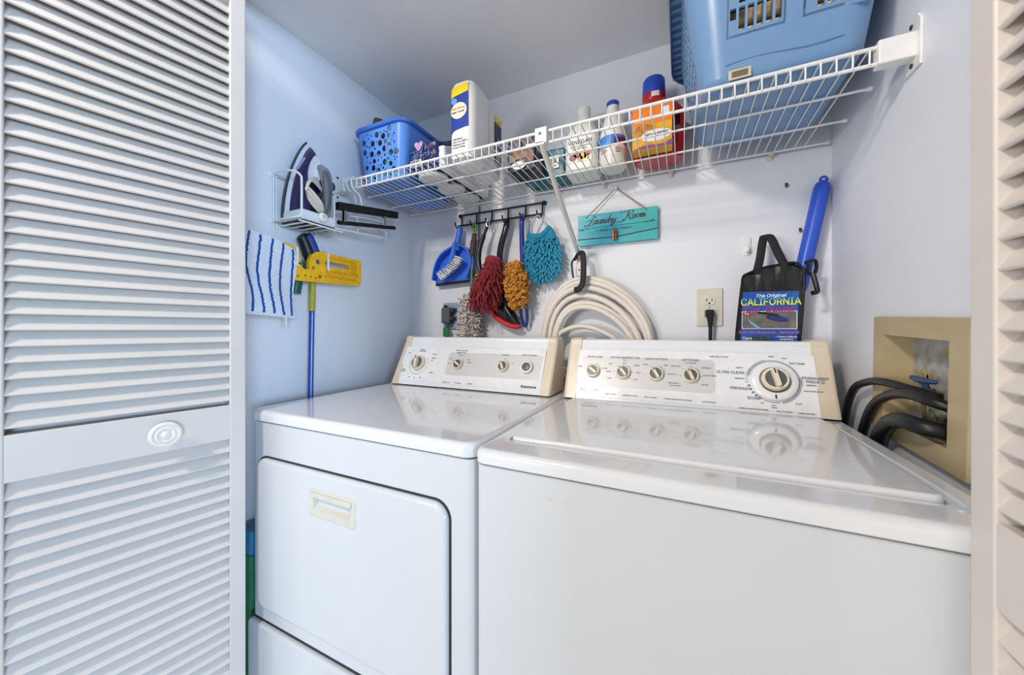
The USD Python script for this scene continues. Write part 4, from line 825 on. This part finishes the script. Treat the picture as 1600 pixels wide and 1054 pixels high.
single('power_cable', tube(spline([(.376, -.006, 1.655), (.374, -.005, 1.60), (.372, -.005, 1.50), (.368, -.005, 1.35), (.362, -.006, 1.24), (.350, -.007, 1.18)], 5), .0034, 8), M('cable_gray', '#7c8088', .5), 'gray cable running down the back wall behind the hook rack', 'cable')

pl1 = thing('dryer_outlet', 'pale dryer outlet plate with gray plug behind the gray duster', 'outlet')
obj('cover_plate', move(frame(puck(.130, .118, .006, .004, .002), [0, 0, 0], X_, Z_, NY), [.254, 0, 1.188]), M('plate_steel', '#9fb2cc', .3, metal=.2), pl1)
pg = thing('dryer_plug', 'gray right-angle dryer plug pushed into the outlet behind the dryer', 'plug')
obj('plug_body', bx(.200, .245, -.040, -.006, 1.155, 1.225, .008), M('plug_gray', '#55585b', .5), pg); obj('plug_ears', [bx(.236, .262, -.036, -.006, 1.205, 1.222, .003), bx(.236, .262, -.036, -.006, 1.170, 1.184, .003), bx(.206, .216, -.030, -.010, 1.222, 1.236, .003)], M('plug_dark', '#33363a', .5), pg)
obj('plug_cord', tube(spline([(.222, -.024, 1.160), (.222, -.026, 1.12), (.224, -.026, 1.05), (.226, -.028, .98)], 4), .009, 10), M('plug_gray', ''), pg); obj('cord_tag', bx(.212, .240, -.040, -.034, 1.098, 1.135, .002), M('tag_green', '#1f7a3a', .5), pg, label='green tag on the cord')

# ------------------------------------------------------------------ hose coil, strap
hz = thing('coiled_hose', 'white hose hanging in a coil below the shelf brace', 'hose')
hm = M('hose_white', '#e0d9cf', .4, var=.02)
pts = []
turns = [(.868, 1.070, .200, .252), (.876, 1.068, .186, .238), (.870, 1.050, .196, .244), (.862, 1.040, .176, .226), (.866, 1.030, .160, .208), (.874, 1.020, .148, .190)]
for k, (cx_, cz_, rx_, rz_) in enumerate(turns):
    nx = turns[min(k + 1, len(turns) - 1)]
    for a in np.linspace(0, 2 * np.pi, 40, endpoint=False):
        w_ = a / (2 * np.pi); c4 = [cx_ + (nx[0] - cx_) * w_, cz_ + (nx[1] - cz_) * w_, rx_ + (nx[2] - rx_) * w_, rz_ + (nx[3] - rz_) * w_]
        t = -np.pi / 2 + a; s_ = math.sin(t)
        x = c4[0] + c4[2] * math.cos(t) - .038 * max(s_, 0) ** 2
        y = (-.030, -.052, -.034, -.056, -.034, -.056)[k] + ((-.052, -.034, -.056, -.034, -.056, -.056)[k] - (-.030, -.052, -.034, -.056, -.034, -.056)[k]) * w_
        pts.append((x, y, c4[1] + c4[3] * s_ * (1 if s_ > 0 else .45)))
obj('hose_coil', tube(pts, .0102, 10), hm, hz, smooth=60)
obj('hose_end', tube(spline([(.700, -.050, 1.00), (.735, -.050, 1.098), (.780, -.050, 1.130), (.830, -.050, 1.140), (.890, -.050, 1.126), (.950, -.050, 1.092), (1.0, -.050, 1.02)], 7), .0095, 10), hm, hz, smooth=60)
sp = thing('hanging_strap', 'black strap carabiner hooked on the brace foot holding the hose coil', 'strap')
obj('strap_loop', tube(spline([(.800, -.038, 1.385), (.818, -.050, 1.404), (.836, -.066, 1.398), (.842, -.074, 1.360), (.843, -.080, 1.320), (.839, -.080, 1.288), (.826, -.078, 1.272), (.810, -.068, 1.270)], 6), .0105, 8, flat=.55, up=(1, 0, 0)), M('strap_black', '#1b1c1e', .7), sp)
obj('carabiner', tube(spline([(.800, -.036, 1.390), (.790, -.038, 1.375), (.792, -.040, 1.345), (.798, -.042, 1.310), (.806, -.044, 1.290)], 5), .0038, 8), M('gunmetal', '#5a5f66', .3, metal=.8), sp)

# ------------------------------------------------------------------ sign
sg = thing('laundry_sign', 'turquoise wooden sign with black script hanging on the back wall', 'sign')
SY = -.010
sm = usdkit.material(stage, '/World/Looks/sign_wood', {'g': ('geometry', {}), 'sx': ('separate_xyz', {}), 'mp': ('mapping', {'scale': (4, 1, 60)}), 'n': ('noise_texture', {'scale': 3., 'detail': 4.}), 'n2': ('noise_texture', {'scale': 9., 'detail': 2.}),
    'add': ('math', {'math_type': 'multiply_add', 'value2': .35, 'value3': .0}), 'mr': ('map_range', {'from_min': .78, 'from_max': .93, 'to_min': 0., 'to_max': .62}), 'sum': ('math', {'math_type': 'add'}),
    'r': ('rgb_ramp', {'ramp': [(0., tuple(lin('#c3dce0'))), (.25, tuple(lin('#6fc4cf'))), (.55, tuple(lin('#2fb0c4'))), (.85, tuple(lin('#2a9fbd'))), (1., tuple(lin('#38b0b2')))]}), 'p': ('principled_bsdf', {'roughness': .5})},
    [('g.position', 'mp.vector'), ('mp.vector', 'n.vector'), ('g.position', 'n2.vector'), ('g.position', 'sx.vector'), ('sx.x', 'mr.value'), ('n.fac', 'add.value1'), ('add.value', 'sum.value1'), ('mr.result', 'sum.value2'), ('sum.value', 'r.fac'), ('r.color', 'p.base_color')], surface='p.BSDF')
a0, a1, zb, zm, zt = .808, 1.083, 1.436, 1.498, 1.5475
for lo, hi in ((zb, zm - .0004), (zm + .0004, zt)): obj('plank', chamf(a0, a1, SY - .010, SY, lo, hi, .0009), sm, sg)
obj('hang_cord', [rod((.838, SY - .011, 1.536), (.944, -.010, 1.634), .0017, 6), rod((.944, -.010, 1.634), (1.050, SY - .011, 1.538), .0017, 6)], M('jute', '#8f7d66', .9, var=.3, vs=300), sg)
obj('twine', tube([(.806, SY - .0112, 1.4600), (.87, SY - .0116, 1.4592), (.935, SY - .0126, 1.4575), (.955, SY - .0126, 1.4585), (1.02, SY - .0116, 1.4655), (1.085, SY - .0112, 1.4715)], .0014, 6), M('dark_twine', '#51564f', .9), sg)
# hand-drawn script, each letter a few pen strokes (unit: x-height 1, slanted)
G = {'L': ([[(1.9, 1.7), (1.75, 2.2), (1.45, 2.1), (1.2, 1.4), (.9, .5), (.45, -.3), (-.1, -.6), (-.6, -.45), (-.5, -.15), (.0, -.15), (.7, -.35), (1.4, -.45), (1.9, -.15)], [(-.3, .9), (.2, 1.0), (.9, 1.25)]], 1.7),
     'a': ([[(.8, .8), (.5, 1.0), (.15, .8), (0, .35), (.15, 0), (.45, .1), (.7, .5), (.85, .95), (.7, .3), (.75, .02), (1.0, .1), (1.15, .3)]], 1.1),
     'u': ([[(0, .6), (.15, .95), (.1, .3), (.2, 0), (.5, .15), (.75, .6), (.85, .95), (.72, .25), (.82, 0), (1.1, .25)]], 1.08),
     'n': ([[(0, .6), (.15, .95), (.1, .0), (.25, .6), (.55, .95), (.72, .8), (.66, .2), (.76, 0), (1.0, .2)]], 1.02),
     'd': ([[(.8, .8), (.5, 1.0), (.15, .8), (0, .35), (.15, 0), (.45, .1), (.7, .5), (1.0, 1.7), (1.1, 2.1), (.9, 1.3), (.72, .3), (.8, .02), (1.05, .2)]], 1.08),
     'r': ([[(0, .5), (.2, 1.0), (.25, .85), (.55, .85), (.45, .2), (.55, 0), (.8, .2)]], .8),
     'y': ([[(0, .6), (.15, .95), (.1, .3), (.25, .05), (.55, .2), (.85, .95), (.7, .1), (.45, -.6), (.05, -.85), (-.2, -.65), (.1, -.4), (.8, -.15), (1.6, -.15), (2.3, -.35), (2.9, -.1), (3.0, .1)]], 1.3),
     'R': ([[(.95, 1.9), (.75, 1.0), (.45, .1), (.1, -.4), (-.15, -.2)], [(-1.2, 1.5), (-1.0, 1.8), (-.3, 1.9), (.3, 1.75), (1.0, 2.0), (1.6, 2.15), (2.0, 1.85), (1.8, 1.35), (1.2, 1.05), (.9, 1.0), (1.2, .6), (1.4, .05), (1.9, -.2), (2.7, -.15)]], 2.0),
     'o': ([[(.55, .95), (.2, .85), (0, .4), (.15, .02), (.5, .1), (.72, .55), (.55, .95), (.75, .75), (1.0, .8)]], .98),
     'm': ([[(0, .6), (.15, .95), (.1, .0), (.25, .6), (.5, .95), (.62, .75), (.55, .0), (.72, .6), (.98, .95), (1.12, .8), (1.06, .2), (1.18, 0), (1.45, .25)]], 1.5)}
def script(word, u):
    x, out = 0., []
    for ch in word:
        st, adv = G[ch]
        for s_ in st:
            p = spline(s_, 6); p = np.column_stack([(p[:, 0] + .25 * p[:, 1] + x), p[:, 1]]) * u
            d = np.gradient(p, axis=0); ang = np.abs(d[:, 1]) / np.maximum(np.linalg.norm(d, axis=1), 1e-9)
            for i in range(len(p) - 1): out.append(LineString([p[i], p[i + 1]]).buffer(u * (.055 + .085 * ang[i]), 4))
        x += adv
    return union_all(out).simplify(u * .015)
ink = M('black_ink', '#17181c', .5)
w1, w2 = affinity.translate(script('Laundry', .0132), .842, 1.5115), affinity.translate(script('Room', .0132), .972, 1.5165)
obj('script', [frame(prism(g_, .0004), [0, SY - .0099, 0], X_, Z_, NY) for g_ in (w1, w2)], ink, sg, smooth=False, label='black script reading Laundry Room')
sw = [text('• Wash • Dry • Fold •', .0088, [.938, SY - .0099, 1.4865], X_, Z_, NY, bold=True), frame(bx(.812 - .95, .830 - .95, -.0012, .0012, 0, .0004), [.95, SY - .0099, 1.4935], X_, Z_, NY)]
for x, z, r in ((.826, 1.494, .0018), (.832, 1.4945, .0014), (.838, 1.4945, .0012), (1.050, 1.500, .0014), (1.056, 1.5005, .0018), (1.062, 1.501, .0022), (1.069, 1.502, .0028)): sw.append(frame(disc(r, .0004, 10), [x, SY - .0099, z], X_, Z_, NY))
sw += [frame(bx(0, .016, -.0006, .0006, 0, .0004), [.836, SY - .0099, 1.4955], X_, Z_, NY), frame(bx(0, .014, -.0006, .0006, 0, .0004), [1.036, SY - .0099, 1.499], X_, Z_, NY)]
obj('words', sw, ink, sg, smooth=False, label='small line reading Wash Dry Fold')
cp = thing('clothespin', 'miniature wooden clothespin clipped to the twine of the sign', 'clothespin')
wm_ = M('pin_wood', '#c98a4c', .6, var=.2, vs=80)
obj('pin_leg', bx(.9345, .9405, SY - .022, SY - .0125, 1.445, 1.480, .0015), wm_, cp); obj('pin_leg', bx(.9435, .9495, SY - .022, SY - .0125, 1.445, 1.480, .0015), M('pin_wood_dark', '#8a5426', .6, var=.2, vs=80), cp)
obj('pin_spring', rod((.934, SY - .0175, 1.462), (.950, SY - .0175, 1.462), .0026), chrome, cp)
obj('sign_nail', frame(lathe([(.0025, 0), (.0025, .012), (.0045, .0125), (.004, .0145), (0, .0145)], 12), [.944, 0, 1.6345], X_, Z_, NY), chrome, sg)

# ------------------------------------------------------------------ outlet, plug, hook, anchors
ou = thing('wall_outlet', 'ivory duplex wall outlet above the washer', 'outlet')
ivory = M('ivory_plastic', '#d9d6c4', .35)
OX, OZ = 1.2365, 1.200
obj('cover_plate', frame(puck(.076, .122, .006, .005, .003), [OX, 0, OZ], X_, Z_, NY), ivory, ou)
for z in (OZ + .020, OZ - .020):
    r = obj('receptacle', frame(puck(.034, .028, .0022, .012, .0008), [OX, -.0055, z], X_, Z_, NY), ivory, ou)
    obj('slot', [frame(bx(-.0085, -.0062, -.0005, .0085, 0, .0004), [OX, -.0076, z], X_, Z_, NY), frame(bx(.0062, .0085, .0005, .0075, 0, .0004), [OX, -.0076, z], X_, Z_, NY), frame(disc(.003, .0004, 12), [OX, -.0076, z - .007], X_, Z_, NY)], gap_m, r)
obj('plate_screw', frame(lathe([(.003, 0), (.0026, .001), (0, .0013)], 12), [OX, -.0058, OZ], X_, Z_, NY), chrome, ou)
pu = thing('power_plug', 'black plug in the lower socket of the ivory outlet', 'plug')
obj('plug_body', hull(np.vstack([np.column_stack([rrect(.028, .026, .006, 4) + [0, 0], np.full(20, 0.)]), np.column_stack([rrect(.024, .022, .006, 4), np.full(20, .026)])]) @ np.stack([X_, Z_, NY]) + [OX, -.0078, OZ - .020]), black_p, pu)
obj('plug_neck', tube(spline([(OX, -.026, OZ - .022), (OX + .001, -.030, OZ - .042), (OX + .001, -.030, OZ - .062)], 4), [.0105, .0105, .0102, .010, .009, .008, .0075, .007, .0065], 10), black_p, pu)
obj('plug_cord', tube(spline([(OX + .001, -.030, OZ - .055), (OX + .001, -.030, OZ - .12), (OX - .002, -.030, OZ - .22), (OX - .006, -.032, OZ - .36)], 5), .0052, 10), black_p, pu)
ah = thing('adhesive_hook', 'small white adhesive hook stuck above the black bag', 'hook')
obj('hook_base', frame(puck(.021, .062, .004, .010, .002), [1.339, 0, 1.389], X_, Z_, NY), white_p, ah)
obj('hook_arm', tube(spline([(1.339, -.004, 1.388), (1.339, -.006, 1.376), (1.340, -.012, 1.370), (1.341, -.017, 1.375), (1.341, -.018, 1.381)], 5), .0045, 10), white_p, ah)
for x, z, lb_ in ((1.441, 1.558, 'upper drywall anchor screw left in the back wall'), (1.474, 1.420, 'lower drywall anchor screw beside the blue tube')):
    an = thing('wall_anchor', lb_, 'screw')
    obj('anchor_plug', frame(lathe([(.0045, -.004), (.0055, .001), (.003, .0015), (0, .001)], 12), [x, 0, z], X_, Z_, NY), M('anchor_gray', '#8f9294', .5), an)
    obj('screw', rod((x - .001, .0, z + .001), (x - .004, -.012, z + .003), .0022), M('dark_screw', ''), an)
    obj('screw_head', frame(lathe([(.004, 0), (.0035, .002), (0, .0025)], 12), [x - .004, -.012, z + .003], X_, Z_, NY), M('dark_screw', ''), an)

# ------------------------------------------------------------------ black bag and blue tube
bg = thing('duster_bag', 'black vinyl bag with blue printed card hanging behind the washer console', 'bag')
vinyl = M('black_vinyl', '#101113', .28, var=.1, coat=.25)
GY = -.072
bagp = np.array([(1.298, 1.00), (1.303, 1.12), (1.315, 1.25), (1.319, 1.283), (1.330, 1.292), (1.365, 1.306), (1.40, 1.312), (1.440, 1.316), (1.456, 1.304), (1.462, 1.283), (1.460, 1.20), (1.452, 1.08), (1.448, 1.00)])
bb = prism(Polygon(bagp).buffer(-.006).buffer(.006), .040); vv, ff = trimesh.remesh.subdivide_to_size(bb.vertices, bb.faces, .018); bb = trimesh.Trimesh(vv, ff); bb.merge_vertices()
v = bb.vertices.copy(); t = np.clip((v[:, 1] - 1.22) / .09, 0, 1); v[:, 2] = .020 + (v[:, 2] - .020) * (1 - .55 * t)
fold = (.016 * (meshkit.fbm(np.column_stack([v[:, 0] * 26, v[:, 1] * 9, 0 * v[:, 0]]), 3, 5) - .5) + .0022 * np.sin(v[:, 0] * 120 + v[:, 1] * 25)) * t * (v[:, 2] > .012); v[:, 2] += fold; bb.vertices = v
obj('bag_body', frame(bb, [0, GY + .030, 0], X_, Z_, NY), vinyl, bg, smooth=50)
obj('bag_piping', tube(spline(np.column_stack([bagp[:, 0], np.full(len(bagp), GY - .006), bagp[:, 1]]), 4), .0035, 7), M('piping_black', '#08080a', .4), bg)
hdp = spline([(1.352, GY - .004, 1.292), (1.360, GY - .006, 1.33), (1.368, GY - .002, 1.385), (1.377, GY + .020, 1.402), (1.388, GY + .002, 1.392), (1.404, GY - .006, 1.345), (1.424, GY - .006, 1.296)], 7)
obj('bag_handle', tube(hdp, .0105, 8, flat=.35, up=(0, -1, 0)), M('webbing_black', '#15161a', .75, bump=.4, bs=400), bg)
obj('bag_hook', frame(lathe([(.003, 0), (.003, .050), (.005, .051), (.004, .054), (0, .054)], 12), [1.377, 0, 1.394], X_, Z_, NY), chrome, bg)
CY = GY - .0112
cardp = [(1.308, 1.02), (1.318, 1.238), (1.450, 1.236), (1.444, 1.02)]
obj('printed_card', frame(prism(Polygon(cardp), .0012), [0, CY + .0008, 0], X_, Z_, NY), M('card_blue', '#2456a8', .25, var=.12, vs=25, coat=.3), bg, label='blue printed card behind the clear window')
FT = lambda s_, h, x, z, b=True, st=1., sh_=0.: text(s_, h, [x, CY - .0010, z], X_, np.array([sh_, 0, 1.]), NY, bold=b, stretch=st)
obj('card_words', FT('The Original', .0088, 1.386, 1.2255, True, 1.05, .25), M('white_ink', '#eef2f4', .5), bg, smooth=False)
cal = FT('CALIFORNIA', .0200, 1.3840, 1.2085, True, .83)
obj('card_words', cal, usdkit.material(stage, '/World/Looks/rainbow_ink', {'g': ('geometry', {}), 's': ('separate_xyz', {}), 'm': ('map_range', {'from_min': 1.199, 'from_max': 1.219, 'to_min': 0., 'to_max': 1.}), 'r': ('rgb_ramp', {'ramp': [(0, tuple(lin('#f0e63a'))), (.45, tuple(lin('#e8e84a'))), (.75, tuple(lin('#4fc3a0'))), (1, tuple(lin('#3aa7e0')))]}), 'p': ('principled_bsdf', {'roughness': .4})}, [('g.position', 's.vector'), ('s.z', 'm.value'), ('m.result', 'r.fac'), ('r.color', 'p.base_color')], surface='p.BSDF'), bg, smooth=False, label='word in blue to yellow letters')
obj('card_words', FT('Car  Duster', .0165, 1.383, 1.1865, True, .98), M('magenta_ink', '#b02a78', .5), bg, smooth=False)
ph = sbox(1.315, 1.130, 1.446, 1.181)
obj('photo_border', frame(prism(ph.difference(ph.buffer(-.0016)), .0006), [0, CY - .0004, 0], X_, Z_, NY), M('white_ink', ''), bg)
obj('photo_print', frame(prism(ph.buffer(-.0016), .0004), [0, CY - .0004, 0], X_, Z_, NY), M('photo_gray', '#6f6a68', .35, var=.35, vs=35), bg)
obj('photo_print', frame(prism(Polygon([(.006 * math.cos(a) * 4.6, .0085 * math.sin(a)) for a in np.linspace(0, 6.28, 24)]), .0004), [1.400, CY - .0008, 1.160], np.array([.97, 0, -.22]), np.array([.22, 0, .97]), NY), M('photo_navy', '#28306e', .4, var=.3, vs=80), bg)
obj('photo_print', frame(prism(Polygon([(0, 0), (.012, -.012), (.032, -.028), (.028, -.032), (.006, -.014)]), .0004), [1.330, CY - .0008, 1.160], X_, Z_, NY), M('photo_sky', '#6fb6cf', .4), bg)
obj('photo_print', frame(prism(Polygon([(0, .004), (.05, -.006), (.052, -.010), (.0, -.003)]), .0004), [1.353, CY - .0009, 1.177], X_, Z_, NY), black_p, bg)
obj('tv_badge', frame(puck(.017, .011, .0004, .005), [1.327, CY - .0010, 1.173], X_, Z_, NY), M('red_ink', '#a3221f', .5), bg); obj('tv_word', text('TV', .0065, [1.327, CY - .0015, 1.173], X_, Z_, NY, bold=True), M('white_ink', ''), bg, smooth=False)
obj('card_words', FT("Don't Just Move Dust... Remove It!", .0074, 1.379, 1.1205, True, .86), M('pink_ink', '#c76aa6', .5), bg, smooth=False)
obj('oval_photo', frame(prism(Polygon([(.042 * math.cos(a), .026 * math.sin(a)) for a in np.linspace(0, 6.28, 30)]), .0005), [1.356, CY - .0004, 1.084], X_, Z_, NY), M('oval_dark', '#3b4a56', .4, var=.6, vs=60), bg)
obj('card_words', [FT('Cars', .008, 1.328, 1.103), FT('• Cleans without', .0045, 1.421, 1.108), FT('scratching', .0045, 1.421, 1.101), FT('• Wax safe', .0045, 1.417, 1.093)], M('white_ink', ''), bg, smooth=False)
tb = thing('blue_tube', 'blue plastic tube with rounded top leaning in the right back corner', 'tube')
ta, tb_ = np.array([1.455, -.060, 1.24]), np.array([1.5155, -.030, 1.535])
dirt = (tb_ - ta) / np.linalg.norm(tb_ - ta); lenT = np.linalg.norm(tb_ - ta)
xx = np.cross(dirt, Y_); xx /= np.linalg.norm(xx); yy = np.cross(dirt, xx)
FTb = lambda m, s=0.: frame(m, ta + dirt * s, xx, yy, dirt)
tbm = M('tube_blue', '#2a55c8', .35, var=.04)
obj('tube_body', FTb(lathe([(.0165, 0), (.0190, .01), (.0195, lenT * .9), (.0195, lenT - .008), (.0165, lenT + .006), (.009, lenT + .012), (.0075, lenT + .014)], 24)), tbm, tb)
obj('tube_eye', tube([ta + dirt * (lenT + .019 + .0085 * math.sin(a)) + xx * .0075 * math.cos(a) for a in np.linspace(0, 6.28, 17)[:-1]], .0033, 8, True), tbm, tb)
stp = thing('black_cord_strap', 'black knotted cord hanging around the lower end of the blue tube', 'strap')
obj('cord_loop', tube(spline([(1.462, -.085, 1.312), (1.484, -.084, 1.318), (1.492, -.070, 1.300), (1.484, -.078, 1.282), (1.468, -.088, 1.288), (1.470, -.090, 1.306)], 5), .0045, 7), black_r, stp)
obj('cord_tail', tube(spline([(1.480, -.082, 1.284), (1.484, -.085, 1.265), (1.488, -.085, 1.245), (1.490, -.083, 1.232), (1.478, -.085, 1.228)], 5), .0062, 8), black_r, stp)

# ------------------------------------------------------------------ washer supply box and hoses in the right wall
ub = thing('valve_box', 'tan plastic washer valve box set in the right wall', 'valve box')
tan = M('tan_plastic', '#b9a782', .4, var=.05, vs=25)
def UB(m): return rot(m, 2.2, X_, (W, -.419, 1.028))
fo = cut(bx(W - .012, W - .0005, -.564, -.274, .905, 1.151, .003), bx(W - .05, W + .05, -.519, -.319, .943, 1.114))
obj('trim_frame', UB(fo), tan, ub)
sleeve = cut(bx(W - .0006, W + .044, -.5215, -.3165, .9405, 1.1165), bx(W - .05, W + .042, -.5175, -.3205, .9445, 1.1125))
obj('box_sleeve', UB(sleeve), tan, ub)
obj('box_back', UB(bx(W + .033, W + .0425, -.517, -.321, .945, 1.112)), M('plaster_gray', '#a5a59e', .9, var=.25, vs=45, bump=.5, bs=80), ub, label='gray crusted back of the box')
for st_ in [UB(frame(prism(Point(0, 0).buffer(1, 10).intersection(Point(.2, .1).buffer(1, 9)), .0006), [W + .0334, y, z], np.array([0, a, 0]), np.array([0, 0, b]), NX)) for y, z, a, b in ((-.350, 1.030, .026, .018), (-.38, 1.036, .016, .012), (-.42, 1.085, .010, .008), (-.36, 1.066, .010, .004), (-.365, .985, .028, .012))]: obj('paint_stain', st_, M('old_paint', '#b2a678', .8, var=.3, vs=80), ub)
obj('frame_mark', [UB(text('WATER BOX', .007, [W - .0122, -.425, 1.133], NY, Z_, NX, bold=True))], M('tan_light', '#c7b793', .4), ub, smooth=False)
va = thing('supply_valve', 'blue handled corroded water valve inside the tan box', 'valve')
obj('valve_body', [rod((1.562, -.405, .955), (1.562, -.405, 1.020), .009, 12), rod((1.562, -.405, 1.0), (1.550, -.430, 1.004), .008, 12), rod((1.564, -.44, .950), (1.564, -.44, .998), .010, 12)], M('old_brass', '#86704a', .45, metal=.6, var=.3, vs=80), va)
obj('valve_handle', [hull(np.vstack([trimesh.creation.icosphere(1, r).vertices * [.6, 1, .6] + c for c, r in (((1.556, -.372, 1.036), .008), ((1.554, -.402, 1.033), .0085), ((1.554, -.440, 1.036), .007))])), rod((1.561, -.405, 1.018), (1.556, -.405, 1.033), .005)], M('valve_blue', '#27477f', .4, var=.2, vs=90), va, label='blue lever handle')
obj('crust', [move(trimesh.creation.icosphere(1, r).apply_scale([.8, 1.1, .9]), c) for c, r in (((1.562, -.430, .992), .012), ((1.560, -.447, .985), .011), ((1.562, -.425, .974), .012), ((1.560, -.445, 1.000), .009))], M('verdigris', '#8f9f82', .9, var=.4, vs=120, bump=.6, bs=150), va)
def hose(name, p, r, label): return single(name, tube(spline(p, 8), r, 14), black_r, label, 'hose', smooth=60)
hose('supply_hose', [(1.522, -.150, .70), (1.522, -.158, .86), (1.522, -.176, .930), (1.522, -.215, .988), (1.522, -.280, 1.013), (1.524, -.345, 1.022), (1.536, -.405, 1.018), (1.556, -.450, 1.010)], .0078, 'upper black water hose arching into the tan valve box')
hose('supply_hose', [(1.522, -.242, .70), (1.522, -.250, .86), (1.522, -.275, .925), (1.522, -.315, .972), (1.522, -.375, 1.000), (1.522, -.440, 1.012), (1.530, -.490, 1.008), (1.556, -.505, .998)], .0088, 'middle black water hose arching into the tan valve box')
hose('drain_hose', [(1.522, -.318, .70), (1.521, -.326, .84), (1.518, -.345, .905), (1.512, -.395, .948), (1.508, -.450, .966), (1.516, -.492, .966), (1.542, -.500, .962), (1.560, -.488, .960)], .0138, 'thick black drain hose bending into the tan valve box')

# groups of repeated things
for start, group in (('small_bottle', 'bottles in the small blue basket'), ('paper_towel_pack', 'paper towel packs on the shelf'), ('trouser_hanger', 'hangers hooked on the shelf front'),
                     ('wall_anchor', 'drywall anchors left in the back wall'), ('supply_hose', 'water hoses into the valve box')):
    for c in stage.GetPrimAtPath('/World').GetChildren():
        if c.GetName().startswith(start): c.SetCustomDataByKey('group', group)
